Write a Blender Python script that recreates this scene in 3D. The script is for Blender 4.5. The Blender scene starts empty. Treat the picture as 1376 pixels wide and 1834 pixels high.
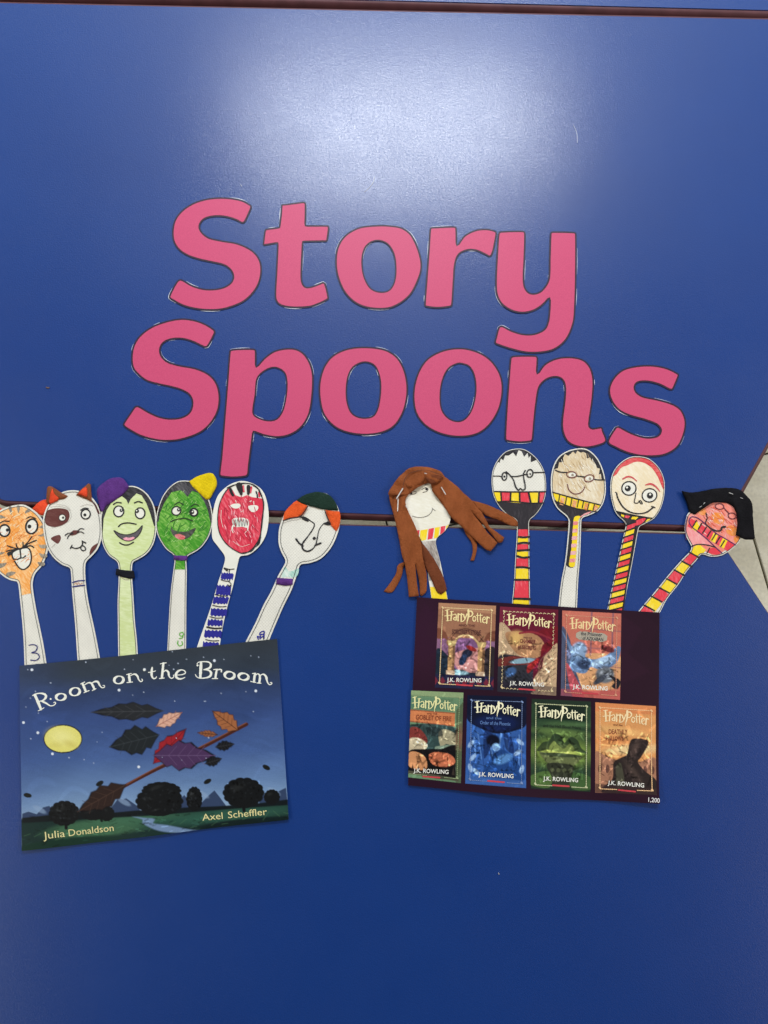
import bpy, math, random
import numpy as np
from mathutils import Vector
from mathutils.geometry import delaunay_2d_cdt

# ------------------------------------------------------------------ camera, world, lamps
S = bpy.context.scene
TZ = 0.60                      # table height
CAM_H = 0.842                  # camera above the table top
TILT = math.radians(8.0)
FPX = 1350.0                   # focal length in photograph pixels
cam = bpy.data.cameras.new('camera'); camo = bpy.data.objects.new('camera', cam)
S.collection.objects.link(camo); S.camera = camo
cam.sensor_fit = 'VERTICAL'; cam.sensor_height = 36.0; cam.lens = 36.0*FPX/1834.0
cam.clip_start = 0.02; cam.clip_end = 50
camo.location = (0, 0, TZ+CAM_H); camo.rotation_euler = (TILT, 0, 0)

w = bpy.data.worlds.new('World'); S.world = w; w.use_nodes = True
bg = w.node_tree.nodes['Background']
bg.inputs[0].default_value = (0.93, 0.96, 1.0, 1); bg.inputs[1].default_value = 0.10

def area(name, loc, sx, sy, power, col=(1, 0.97, 0.92), spread=180):
    l = bpy.data.lights.new(name, 'AREA'); l.shape = 'RECTANGLE'; l.size = sx; l.size_y = sy
    l.energy = power; l.color = col; l.spread = math.radians(spread)
    o = bpy.data.objects.new(name, l); S.collection.objects.link(o); o.location = loc
    return o
# recessed ceiling panels of the room, all facing straight down
area('ceiling_or_fill_lamp', (0.06, 1.98, TZ+2.0), 1.12, 0.46, 62, (0.93, 0.97, 1.0))
area('ceiling_or_fill_lamp', (0.06, 3.5, TZ+2.0), 1.3, 0.9, 22, (0.93, 0.97, 1.0))
# the pale lit ceiling of the room beyond the tables
area('lit_ceiling', (0.0, 4.6, TZ+2.1), 9.0, 6.4, 108, (0.56, 0.75, 1.0))
area('lit_ceiling', (0.0, 5.1, TZ+2.15), 9.0, 5.0, 100, (0.56, 0.75, 1.0))
area('ceiling_or_fill_lamp', (-2.8, 0.2, TZ+2.0), 1.2, 1.2, 48, (1.0, 0.93, 0.82))  # added fill on the left, brightens floor and tables evenly
area('ceiling_or_fill_lamp', (2.8, 0.2, TZ+2.0), 1.2, 1.2, 66, (1.0, 0.93, 0.82))  # added fill on the right, lifts the floor beside the tables
area('ceiling_or_fill_lamp', (-2.2, -1.3, TZ+2.0), 1.6, 1.6, 15, (1.0, 0.98, 0.82))
area('ceiling_or_fill_lamp', (2.3, -1.5, TZ+2.0), 1.6, 1.6, 12, (1.0, 0.84, 0.95))

S.view_settings.view_transform = 'Standard'; S.view_settings.look = 'None'
S.view_settings.exposure = 0.0; S.view_settings.gamma = 1.0
S.render.engine = 'CYCLES'; S.cycles.max_bounces = 6

# ------------------------------------------------------------------ photograph measurements -> points on the table plane
def W2(p, plane=None):
    """points measured in the photograph (px) -> x, y on the horizontal plane at height `plane` (table top)"""
    plane = TZ if plane is None else plane
    p = np.asarray(p, float).reshape(-1, 2)
    rx = p[:, 0]-688.0; ry = -(p[:, 1]-917.0)
    dy = math.sin(TILT)*FPX + math.cos(TILT)*ry
    dz = -math.cos(TILT)*FPX + math.sin(TILT)*ry
    t = (TZ+CAM_H-plane)/(-dz)
    return np.stack([rx*t, dy*t], 1)

def crop(x0, y0, s): return lambda P: [((q[0]/s+x0, q[1]/s+y0) + tuple(q[2:])) for q in P]
A = crop(200, 330, 2.548); B = crop(700, 380, 2.5018); C = crop(0, 830, 4.4387); D = crop(270, 830, 3.9314)
E = crop(680, 800, 4.5867); F = crop(970, 790, 3.389); G = crop(20, 1130, 2.698); H = crop(720, 1060, 2.9277)
K = crop(60, 1170, 5.733); L = crop(250, 1160, 5.504)

def lin(r, g, b):
    f = lambda c: (c/255/12.92) if c/255 <= 0.04045 else ((c/255+0.055)/1.055)**2.4
    return (f(r), f(g), f(b))

# ------------------------------------------------------------------ materials
def nodes(name):
    m = bpy.data.materials.new(name); m.use_nodes = True; nt = m.node_tree
    return m, nt, nt.nodes['Principled BSDF']
def link(nt, a, b): nt.links.new(a, b)
def noise(nt, scale, detail=3, rough=0.55, mscale=None, rot=0.0, coord='Object'):
    tc = nt.nodes.new('ShaderNodeTexCoord'); mp = nt.nodes.new('ShaderNodeMapping'); n = nt.nodes.new('ShaderNodeTexNoise')
    link(nt, tc.outputs[coord], mp.inputs[0]); link(nt, mp.outputs[0], n.inputs['Vector'])
    mp.inputs['Rotation'].default_value = (0, 0, rot)
    if mscale:
        m2 = nt.nodes.new('ShaderNodeMapping'); m2.inputs['Scale'].default_value = mscale
        link(nt, mp.outputs[0], m2.inputs[0]); link(nt, m2.outputs[0], n.inputs['Vector'])
    n.inputs['Scale'].default_value = scale; n.inputs['Detail'].default_value = detail; n.inputs['Roughness'].default_value = rough
    return n
def ramp(nt, src, p0, c0, p1, c1):
    r = nt.nodes.new('ShaderNodeValToRGB'); e = r.color_ramp.elements
    e[0].position = p0; e[0].color = (*c0, 1); e[1].position = p1; e[1].color = (*c1, 1)
    link(nt, src, r.inputs[0]); return r
def bump(nt, b, src, strength, dist):
    bp = nt.nodes.new('ShaderNodeBump'); bp.inputs['Strength'].default_value = strength; bp.inputs['Distance'].default_value = dist
    link(nt, src, bp.inputs['Height']); link(nt, bp.outputs[0], b.inputs['Normal']); return bp

_M = {}
def ink(name, rgb, rough=0.55, var=0.18):
    k = 'ink_'+name
    if k in _M: return _M[k]
    m, nt, b = nodes(k); c = lin(*rgb)
    n = noise(nt, 900, 2)
    r = ramp(nt, n.outputs[0], 0.35, tuple(x*(1-var) for x in c), 0.7, tuple(min(1, x*(1+var)+0.01) for x in c))
    link(nt, r.outputs[0], b.inputs['Base Color']); b.inputs['Roughness'].default_value = rough
    b.inputs['Specular IOR Level'].default_value = 0.25
    _M[k] = m; return m
def crayon(name, rgb, light=None, angle=0.6, amount=(0.42, 0.72), scale=260, rough=0.6, stretch=4):
    """crayon / felt-pen shading: streaks with the paper showing through"""
    k = 'crayon_'+name
    if k in _M: return _M[k]
    m, nt, b = nodes(k); c = lin(*rgb); l = lin(*(light or [int(v+(242-v)*0.6) for v in rgb]))
    scale = scale*0.55; mid = (amount[0]+amount[1])/2*0.5+0.25; amount = (mid-0.085, mid+0.10)
    n = noise(nt, scale, 4, 0.65, (1, stretch, 1), angle)
    n2 = noise(nt, scale*0.14, 3, 0.6, (1, 2.2, 1), angle+0.5)
    mx = nt.nodes.new('ShaderNodeMath'); mx.operation = 'ADD'
    ml = nt.nodes.new('ShaderNodeMath'); ml.operation = 'MULTIPLY'; ml.inputs[1].default_value = 0.55
    m2 = nt.nodes.new('ShaderNodeMath'); m2.operation = 'MULTIPLY'; m2.inputs[1].default_value = 0.45
    link(nt, n.outputs[0], ml.inputs[0]); link(nt, n2.outputs[0], m2.inputs[0])
    link(nt, ml.outputs[0], mx.inputs[0]); link(nt, m2.outputs[0], mx.inputs[1])
    r = ramp(nt, mx.outputs[0], amount[0], c, amount[1], l)
    link(nt, r.outputs[0], b.inputs['Base Color']); b.inputs['Roughness'].default_value = rough
    b.inputs['Specular IOR Level'].default_value = 0.2
    _M[k] = m; return m
def paper(name='paper_white', rgb=(231, 227, 214), emboss=True, rough=0.5):
    if name in _M: return _M[name]
    m, nt, b = nodes(name); c = lin(*rgb)
    n = noise(nt, 45, 4)
    r = ramp(nt, n.outputs[0], 0.3, tuple(x*0.9 for x in c), 0.7, c)
    col = r.outputs[0]
    if emboss:          # quilted waffle of the card the spoons are printed on
        tc = nt.nodes.new('ShaderNodeTexCoord'); mp = nt.nodes.new('ShaderNodeMapping')
        mp.inputs['Rotation'].default_value = (0, 0, 0.8); link(nt, tc.outputs['Object'], mp.inputs[0])
        hs = []
        for d in ('X', 'Y'):
            wv = nt.nodes.new('ShaderNodeTexWave'); wv.bands_direction = d; wv.inputs['Scale'].default_value = 130
            wv.inputs['Distortion'].default_value = 0.4; link(nt, mp.outputs[0], wv.inputs[0]); hs.append(wv)
        mu = nt.nodes.new('ShaderNodeMath'); mu.operation = 'MULTIPLY'
        link(nt, hs[0].outputs['Fac'], mu.inputs[0]); link(nt, hs[1].outputs['Fac'], mu.inputs[1])
        r2 = ramp(nt, mu.outputs[0], 0.0, (1, 1, 1), 0.9, (0.84, 0.84, 0.83))
        mxc = nt.nodes.new('ShaderNodeMix'); mxc.data_type = 'RGBA'; mxc.blend_type = 'MULTIPLY'; mxc.inputs[0].default_value = 0.75
        link(nt, col, mxc.inputs[6]); link(nt, r2.outputs[0], mxc.inputs[7]); col = mxc.outputs[2]
        bump(nt, b, mu.outputs[0], 0.35, 0.0004)
    link(nt, col, b.inputs['Base Color']); b.inputs['Roughness'].default_value = rough
    b.inputs['Specular IOR Level'].default_value = 0.3
    _M[name] = m; return m
def felt(name, rgb, var=0.28):
    k = 'felt_'+name
    if k in _M: return _M[k]
    m, nt, b = nodes(k); c = lin(*rgb)
    n = noise(nt, 330, 6, 0.8, (1, 1.6, 1), 0.4)
    n2 = noise(nt, 60, 3)
    ad = nt.nodes.new('ShaderNodeMath'); ad.operation = 'ADD'; link(nt, n.outputs[0], ad.inputs[0]); link(nt, n2.outputs[0], ad.inputs[1])
    hf = nt.nodes.new('ShaderNodeMath'); hf.operation = 'MULTIPLY'; hf.inputs[1].default_value = 0.5; link(nt, ad.outputs[0], hf.inputs[0])
    r = ramp(nt, hf.outputs[0], 0.36, tuple(x*(1-var) for x in c), 0.64, tuple(min(1, x*(1+var)+0.004) for x in c))
    link(nt, r.outputs[0], b.inputs['Base Color']); b.inputs['Roughness'].default_value = 0.95
    b.inputs['Specular IOR Level'].default_value = 0.08
    b.inputs['Sheen Weight'].default_value = 0.25; b.inputs['Sheen Tint'].default_value = (*c, 1)
    bump(nt, b, n.outputs[0], 0.9, 0.0012)
    _M[k] = m; return m
def attrmat(name, rough=0.42, bstr=0.0):
    m, nt, b = nodes(name); a = nt.nodes.new('ShaderNodeAttribute'); a.attribute_name = 'Col'
    n = noise(nt, 1400, 2)
    r = ramp(nt, n.outputs[0], 0.3, (0.88, 0.88, 0.88), 0.7, (1.08, 1.08, 1.08))
    mxc = nt.nodes.new('ShaderNodeMix'); mxc.data_type = 'RGBA'; mxc.blend_type = 'MULTIPLY'; mxc.inputs[0].default_value = 1.0
    link(nt, a.outputs['Color'], mxc.inputs[6]); link(nt, r.outputs[0], mxc.inputs[7])
    link(nt, mxc.outputs[2], b.inputs['Base Color']); b.inputs['Roughness'].default_value = rough
    b.inputs['Specular IOR Level'].default_value = 0.18
    return m

def laminate():
    m, nt, b = nodes('blue_laminate')
    n = noise(nt, 6, 5)
    r = ramp(nt, n.outputs[0], 0.3, (0.0016, 0.031, 0.178), 0.7, (0.0022, 0.035, 0.194))
    link(nt, r.outputs[0], b.inputs['Base Color'])
    n2 = noise(nt, 14, 6, 0.7)
    r2 = ramp(nt, n2.outputs[0], 0.35, (0.40,)*3, 0.72, (0.46,)*3)
    link(nt, r2.outputs[0], b.inputs['Roughness'])
    b.inputs['Specular IOR Level'].default_value = 0.33
    g = noise(nt, 560, 3, 0.75)                       # pebbled laminate skin
    s = noise(nt, 90, 3, 0.6, (1, 14, 1), 0.35)      # hairline rubbing
    ad = nt.nodes.new('ShaderNodeMath'); ad.operation = 'MULTIPLY_ADD'; ad.inputs[1].default_value = 0.12
    link(nt, s.outputs[0], ad.inputs[0]); link(nt, g.outputs[0], ad.inputs[2])
    bump(nt, b, ad.outputs[0], 0.45, 0.0006)
    gw = noise(nt, 500, 3, 0.85); rw = ramp(nt, gw.outputs[0], 0.38, (0.18,)*3, 0.62, (0.80,)*3); link(nt, rw.outputs[0], b.inputs['Coat Weight']); b.inputs['Coat IOR'].default_value = 1.5
    r4 = ramp(nt, n2.outputs[0], 0.35, (0.13,)*3, 0.72, (0.20,)*3); link(nt, r4.outputs[0], b.inputs['Coat Roughness'])
    bc = nt.nodes.new('ShaderNodeBump'); bc.inputs['Strength'].default_value = 0.24; bc.inputs['Distance'].default_value = 0.0005
    link(nt, ad.outputs[0], bc.inputs['Height']); link(nt, bc.outputs[0], b.inputs['Coat Normal'])
    return m
M_LAM = laminate()
def simple(name, rgb, rough=0.4, metal=0.0, nscale=40, var=0.15, spec=0.4):
    if name in _M: return _M[name]
    m, nt, b = nodes(name); c = lin(*rgb); n = noise(nt, nscale, 4)
    r = ramp(nt, n.outputs[0], 0.3, tuple(x*(1-var) for x in c), 0.7, tuple(min(1, x*(1+var)) for x in c))
    link(nt, r.outputs[0], b.inputs['Base Color']); b.inputs['Roughness'].default_value = rough; b.inputs['Metallic'].default_value = metal
    b.inputs['Specular IOR Level'].default_value = spec
    _M[name] = m; return m
M_EDGE = simple('maroon_edge_moulding', (88, 54, 58), 0.55, var=0.2, spec=0.25)
M_LEG = simple('grey_metal_leg', (120, 120, 124), 0.35, 0.8)
M_STAPLE = simple('staple_steel', (226, 224, 218), 0.3, 0.35, var=0.05)
M_RIM = simple('laminating_film_glint', (222, 226, 236), 0.15, 0.0, 300, 0.25, 0.8)  # whitish colour standing in for the glints along the clear film

def tile_mat():
    m, nt, b = nodes('beige_floor_tile')
    n = noise(nt, 9, 8, 0.65, (1, 2.4, 1), 0.6); n3 = noise(nt, 160, 3)
    r = ramp(nt, n.outputs[0], 0.3, lin(196, 190, 162), 0.72, lin(228, 224, 200))
    mxc = nt.nodes.new('ShaderNodeMix'); mxc.data_type = 'RGBA'; mxc.blend_type = 'MULTIPLY'; mxc.inputs[0].default_value = 0.5
    r3 = ramp(nt, n3.outputs[0], 0.35, (0.8, 0.8, 0.8), 0.6, (1.05, 1.05, 1.05))
    link(nt, r.outputs[0], mxc.inputs[6]); link(nt, r3.outputs[0], mxc.inputs[7])
    link(nt, mxc.outputs[2], b.inputs['Base Color']); b.inputs['Roughness'].default_value = 0.4
    return m

# ------------------------------------------------------------------ mesh helpers
def smooth(P, closed=True, step=3.0):
    """Catmull-Rom through P; a third value of 1 marks a sharp corner"""
    n = len(P); out = []; w = []
    P = [tuple(p) for p in P]
    rng = range(n) if closed else range(n-1)
    for i in rng:
        p1 = np.array(P[i][:2]); p2 = np.array(P[(i+1) % n][:2])
        s1 = len(P[i]) > 2 and P[i][2] == 1; s2 = len(P[(i+1) % n]) > 2 and P[(i+1) % n][2] == 1
        p0 = np.array(P[i-1][:2]) if (closed or i > 0) else p1
        p3 = np.array(P[(i+2) % n][:2]) if (closed or i+2 < n) else p2
        d = np.linalg.norm(p2-p1)
        m1 = (p2-p0)*0.5; m2 = (p3-p1)*0.5
        # keep tangents within the span
        for_m = []
        for m_, s_ in ((m1, s1), (m2, s2)):
            L_ = np.linalg.norm(m_)
            if L_ > d*1.1: m_ = m_*(d*1.1/L_)
            if s_: m_ = (p2-p1)*0.9
            for_m.append(m_)
        m1, m2 = for_m
        k = max(1, int(round(d/step)))
        for j in range(k):
            t = j/k; t2 = t*t; t3 = t2*t
            out.append((2*t3-3*t2+1)*p1+(t3-2*t2+t)*m1+(-2*t3+3*t2)*p2+(t3-t2)*m2)
    if not closed: out.append(np.array(P[-1][:2]))
    return np.array(out)

def inside(pts, loop):
    x, y = pts[:, 0], pts[:, 1]; res = np.zeros(len(pts), bool); n = len(loop)
    for i in range(n):
        x1, y1 = loop[i]; x2, y2 = loop[(i+1) % n]
        if y1 == y2: continue
        c = ((y1 > y) != (y2 > y)) & (x < (x2-x1)*(y-y1)/(y2-y1)+x1)
        res ^= c
    return res
def dist_loops(pts, loops):
    d = np.full(len(pts), 1e9)
    for lp in loops:
        a = lp; b = np.roll(lp, -1, 0)
        for i in range(len(a)):
            ab = b[i]-a[i]; L2 = ab@ab
            if L2 < 1e-12: continue
            t = np.clip(((pts-a[i])@ab)/L2, 0, 1)
            q = a[i]+t[:, None]*ab
            d = np.minimum(d, np.hypot(*(pts-q).T))
    return d
def sarea(lp): return 0.5*np.sum(lp[:, 0]*np.roll(lp[:, 1], -1)-np.roll(lp[:, 0], -1)*lp[:, 1])
def offset(lp, d):
    """inset a closed loop by d px (positive = inward)"""
    nx = np.roll(lp, -1, 0)-np.roll(lp, 1, 0); L_ = np.hypot(nx[:, 0], nx[:, 1])+1e-9
    nrm = np.stack([-nx[:, 1], nx[:, 0]], 1)/L_[:, None]
    s = 1 if sarea(lp) > 0 else -1
    return lp + nrm*s*np.asarray(d).reshape(-1, 1) if np.ndim(d) else lp+nrm*s*d

def tri_region(loops, spacing=8.0, mode='evenodd'):
    """constrained Delaunay of loops (px) with interior points; returns pts, tris"""
    vs = []; es = []
    for lp in loops:
        o = len(vs); vs += [Vector((float(x), float(y))) for x, y in lp]
        es += [(o+i, o+(i+1) % len(lp)) for i in range(len(lp))]
    allp = np.concatenate(loops); lo, hi = allp.min(0), allp.max(0)
    gx, gy = np.meshgrid(np.arange(lo[0]+spacing*0.5, hi[0], spacing), np.arange(lo[1]+spacing*0.5, hi[1], spacing))
    g = np.stack([gx.ravel()+((np.round(gy.ravel()/spacing) % 2)*spacing*0.5), gy.ravel()], 1)
    def keep(q):
        ins = [inside(q, lp) for lp in loops]
        return np.logical_and.reduce(ins) if mode == 'and' else np.logical_xor.reduce(ins)
    if len(g):
        g = g[keep(g)]
    if len(g):
        g = g[dist_loops(g, loops) > spacing*0.35]
        vs += [Vector((float(x), float(y))) for x, y in g]
    r = delaunay_2d_cdt(vs, es, [], 0, 1e-5)
    P = np.array([(v.x, v.y) for v in r[0]]); T = np.array([t for t in r[2] if len(t) == 3])
    c = P[T].mean(1); T = T[keep(c)]
    used = np.unique(T); mp = -np.ones(len(P), int); mp[used] = np.arange(len(used))
    return P[used], mp[T]

def wave(seed, amp, lam):
    rnd = random.Random(seed); ks = [(rnd.uniform(-1, 1), rnd.uniform(-1, 1), rnd.uniform(0, 6.28)) for _ in range(4)]
    def f(p):
        z = np.zeros(len(p))
        for a, b, c in ks: z += np.sin((p[:, 0]*a+p[:, 1]*b)*6.28/lam+c)
        return amp*(0.5+z/8.0)
    return f

class Item:
    """one top-level thing lying on the table; hf = height of its upper face above the table"""
    def __init__(s, name, label, cat, centre, hf, group=None):
        c = W2([centre])[0]; s.o = np.array([c[0], c[1], TZ]); s.hf = hf; s.k = 0
        e = bpy.data.objects.new(name, None); e.empty_display_size = 0.02; S.collection.objects.link(e)
        e.location = s.o; e['label'] = label; e['category'] = cat
        if group: e['group'] = group
        s.e = e
    def mesh(s, name, V, Fc, mat, parent=None, label=None, smooth_=False):
        me = bpy.data.meshes.new(name); me.from_pydata([tuple(v) for v in V], [], [tuple(int(i) for i in f) for f in Fc])
        me.materials.append(mat); me.update()
        ob = bpy.data.objects.new(name, me); S.collection.objects.link(ob); ob.parent = parent or s.e
        if label: ob['label'] = label
        if smooth_: me.shade_smooth()
        return ob
    def xyz(s, P, z):
        q = W2(P); return np.column_stack([q[:, 0]-s.o[0], q[:, 1]-s.o[1], z])
    def sheet(s, name, loops, mat, dz=0.0, thick=0.0, spacing=8.0, mode='evenodd', parent=None, label=None, dome=0.0, dr=4.0, extra=None):
        P, T = tri_region(loops, spacing, mode)
        z = s.hf(P)+dz
        if extra is not None: z = z+extra(P)
        if dome:
            d = dist_loops(P, loops); z = z+dome*np.sqrt(np.clip(d/dr, 0, 1))
        V = s.xyz(P, z)
        a = V[T[:, 1]]-V[T[:, 0]]; b = V[T[:, 2]]-V[T[:, 0]]; up = (a[:, 0]*b[:, 1]-a[:, 1]*b[:, 0]) > 0
        T = np.where(up[:, None], T, T[:, ::-1]); Fc = [tuple(t) for t in T]
        if thick:
            n = len(V); ed = {}
            for t in Fc:
                for i in range(3):
                    ed[(t[i], t[(i+1) % 3])] = 1
            bd = [(i, j) for (i, j) in ed if (j, i) not in ed]
            ids = sorted({i for e_ in bd for i in e_}); mp = {i: n+k for k, i in enumerate(ids)}
            V = np.vstack([V, V[ids]-[0, 0, thick]])
            Fc += [(j, i, mp[i], mp[j]) for i, j in bd]
        ob = s.mesh(name, V, Fc, mat, parent, label)
        if dome: ob.data.polygons.foreach_set('use_smooth', [len(f) == 3 for f in Fc]); ob.data.update()
        return ob
    def strokes(s, name, mat, items, dz=0.0002, parent=None, label=None, step=2.5):
        """items: list of (points px, width px or list of widths); drawn as ribbons following the sheet"""
        V = []; Fc = []
        for k, it in enumerate(items):
            pts, wd = it[0], it[1]; closed = len(it) > 2 and it[2]
            P = smooth(pts, closed, step)
            n = len(P)
            if np.ndim(wd): wv = np.interp(np.linspace(0, 1, n), np.linspace(0, 1, len(wd)), wd)
            else: wv = np.full(n, float(wd))
            rnd = random.Random(int(P[0, 0]*13+P[0, 1]*7)); wv = wv*np.array([rnd.uniform(0.9, 1.12) for _ in range(n)])
            if closed: tg = np.roll(P, -1, 0)-np.roll(P, 1, 0)
            else: tg = np.gradient(P, axis=0) if n > 2 else np.repeat([P[-1]-P[0]], n, 0)
            L_ = np.hypot(tg[:, 0], tg[:, 1])+1e-9; nr = np.stack([-tg[:, 1], tg[:, 0]], 1)/L_[:, None]; tu = tg/L_[:, None]
            a = P+nr*wv[:, None]/2; b = P-nr*wv[:, None]/2
            if not closed:
                a = np.vstack([P[0]+nr[0]*wv[0]*0.25-tu[0]*wv[0]*0.42, a, P[-1]+nr[-1]*wv[-1]*0.25+tu[-1]*wv[-1]*0.42])
                b = np.vstack([P[0]-nr[0]*wv[0]*0.25-tu[0]*wv[0]*0.42, b, P[-1]-nr[-1]*wv[-1]*0.25+tu[-1]*wv[-1]*0.42])
            Q = np.vstack([a, b]); z = s.hf(Q)+dz+k*4e-6
            o = sum(len(v) for v in V); V.append(s.xyz(Q, z)); m = len(a)
            for i in range(m if closed else m-1):
                j = (i+1) % m; Fc.append((o+i, o+j, o+m+j, o+m+i))
        V = np.vstack(V)
        ob = s.mesh(name, V, Fc, mat, parent, label)
        if len(items) > 1: ob['kind'] = 'stuff'
        return ob
    def wires(s, name, mat, segs, r=0.00035, dz=0.0006, parent=None):
        """small round wires (staples, fibres)"""
        V = []; Fc = []
        for pts in segs:
            P = smooth(pts, False, 3.0); z = s.hf(P)+dz; c = s.xyz(P, z); o = len(V); n = len(c)
            for i in range(n):
                t = c[min(i+1, n-1)]-c[max(i-1, 0)]; t = t/ (np.linalg.norm(t)+1e-12)
                u = np.cross(t, [0, 0, 1]); u /= np.linalg.norm(u)+1e-12; v = np.cross(u, t)
                for k in range(6):
                    an = k*math.pi/3; V.append(c[i]+r*(math.cos(an)*u+math.sin(an)*v))
            for i in range(n-1):
                for k in range(6): Fc.append((o+i*6+k, o+i*6+(k+1) % 6, o+(i+1)*6+(k+1) % 6, o+(i+1)*6+k))
            Fc.append(tuple(o+k for k in range(6))); Fc.append(tuple(o+(n-1)*6+k for k in range(6)))
        return s.mesh(name, np.array(V), Fc, mat, parent, smooth_=True)
    def text(s, name, mat, lines, dz=0.0003, parent=None):
        """lines: (string, baseline start px, baseline end px, capital height px, weight)"""
        V = []; Fc = []; o = 0
        for kk, (st, p0, p1, hh, wt) in enumerate(lines):
            cu = bpy.data.curves.new('lettering', 'FONT'); cu.body = st; cu.resolution_u = 3; cu.offset = wt
            ob = bpy.data.objects.new('lettering', cu); S.collection.objects.link(ob)
            dg = bpy.context.evaluated_depsgraph_get(); me = bpy.data.meshes.new_from_object(ob.evaluated_get(dg))
            v = np.array([(x.co.x, x.co.y) for x in me.vertices]); fs = [tuple(p.vertices) for p in me.polygons]
            bpy.data.objects.remove(ob); bpy.data.curves.remove(cu); bpy.data.meshes.remove(me)
            x0, x1 = v[:, 0].min(), v[:, 0].max(); cap = 0.69
            ux = np.array(p1)-np.array(p0); L_ = np.hypot(*ux); un = np.array([ux[1], -ux[0]])/L_
            Q = np.array(p0)+((v[:, 0]-x0)/(x1-x0))[:, None]*ux+(v[:, 1]/cap*hh)[:, None]*un
            V.append(s.xyz(Q, s.hf(Q)+dz+kk*3e-6)); Fc += [tuple(i+o for i in f) for f in fs]; o += len(v)
        ob = s.mesh(name, np.vstack(V), Fc, mat, parent); ob['kind'] = 'stuff'; return ob

def ell(cx, cy, rx, ry, rot=0.0, n=20):
    a = np.linspace(0, 2*math.pi, n, endpoint=False); c, q = math.cos(rot), math.sin(rot)
    return [(cx+rx*math.cos(t)*c-ry*math.sin(t)*q, cy+rx*math.cos(t)*q+ry*math.sin(t)*c) for t in a]

# ------------------------------------------------------------------ floor
def new_mesh(name, V, Fc, mat, parent=None, loc=(0, 0, 0), rz=0.0, sm=False):
    me = bpy.data.meshes.new(name); me.from_pydata(V, [], Fc); me.materials.append(mat); me.update()
    if sm: me.shade_smooth()
    o = bpy.data.objects.new(name, me); S.collection.objects.link(o); o.location = loc; o.rotation_euler = (0, 0, rz)
    if parent: o.parent = parent
    return o
M_GROUT = simple('grout', (58, 54, 46), 0.9)
p1, p2 = W2([(1349, 966), (1376, 1057)], 0.0); dv = p2-p1; ang = math.atan2(dv[1], dv[0])+math.pi/2   # joint seen between the tables
q1 = W2([(1364, 815)], 0.0)[0]
fl = new_mesh('floor', [(-3, -3, 0), (3, -3, 0), (3, 3, 0), (-3, 3, 0)], [(0, 1, 2, 3)], M_GROUT, loc=(0, 0, -0.002)); fl['kind'] = 'structure'
ux = np.array([math.cos(ang), math.sin(ang)]); uy = np.array([-ux[1], ux[0]])
org = p1@ux*ux+q1@uy*uy; TS = 0.34
hw = TS/2-0.0018; bv = 0.0015
tv = [(-hw, -hw, -0.004), (hw, -hw, -0.004), (hw, hw, -0.004), (-hw, hw, -0.004)]
tv += [(x, y, 0.0005) for x, y, _ in tv]
tv += [(math.copysign(hw-bv, x), math.copysign(hw-bv, y), 0.0015) for x, y, _ in tv[:4]]
tf = [(8, 9, 10, 11)] + [(i, (i+1) % 4, 4+(i+1) % 4, 4+i) for i in range(4)]+[(4+i, 4+(i+1) % 4, 8+(i+1) % 4, 8+i) for i in range(4)]
MT = tile_mat(); base = None
for i in range(-6, 6):
    for j in range(-6, 6):
        c = org+(i+0.5)*TS*ux+(j+0.5)*TS*uy
        if base is None:
            t = new_mesh('tile', tv, tf, MT, fl); base = t
        else:
            t = base.copy(); S.collection.objects.link(t); t.parent = fl
        t.location = (c[0], c[1], 0.004); t.rotation_euler = (0, 0, ang+random.choice([0, 1, 2, 3])*math.pi/2)

# ------------------------------------------------------------------ trapezoid tables
def isect(a, d, b, e):
    m = np.array([[d[0], -e[0]], [d[1], -e[1]]]); t = np.linalg.solve(m, b-a); return a+t[0]*d
def rounded(poly, r, n=8):
    out = []; k = len(poly)
    for i in range(k):
        p = poly[i]; a = poly[i-1]-p; b = poly[(i+1) % k]-p; a = a/np.linalg.norm(a); b = b/np.linalg.norm(b)
        th = math.acos(np.clip(a@b, -1, 1)); d = r/math.tan(th/2); bis = (a+b)/np.linalg.norm(a+b); cen = p+bis*r/math.sin(th/2)
        s0 = p+a*d-cen; s1 = p+b*d-cen; a0 = math.atan2(s0[1], s0[0]); a1 = math.atan2(s1[1], s1[0])
        da = (a1-a0+math.pi) % (2*math.pi)-math.pi
        out += [cen+r*np.array([math.cos(a0+da*t/n), math.sin(a0+da*t/n)]) for t in range(n+1)]
    return np.array(out)
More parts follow.
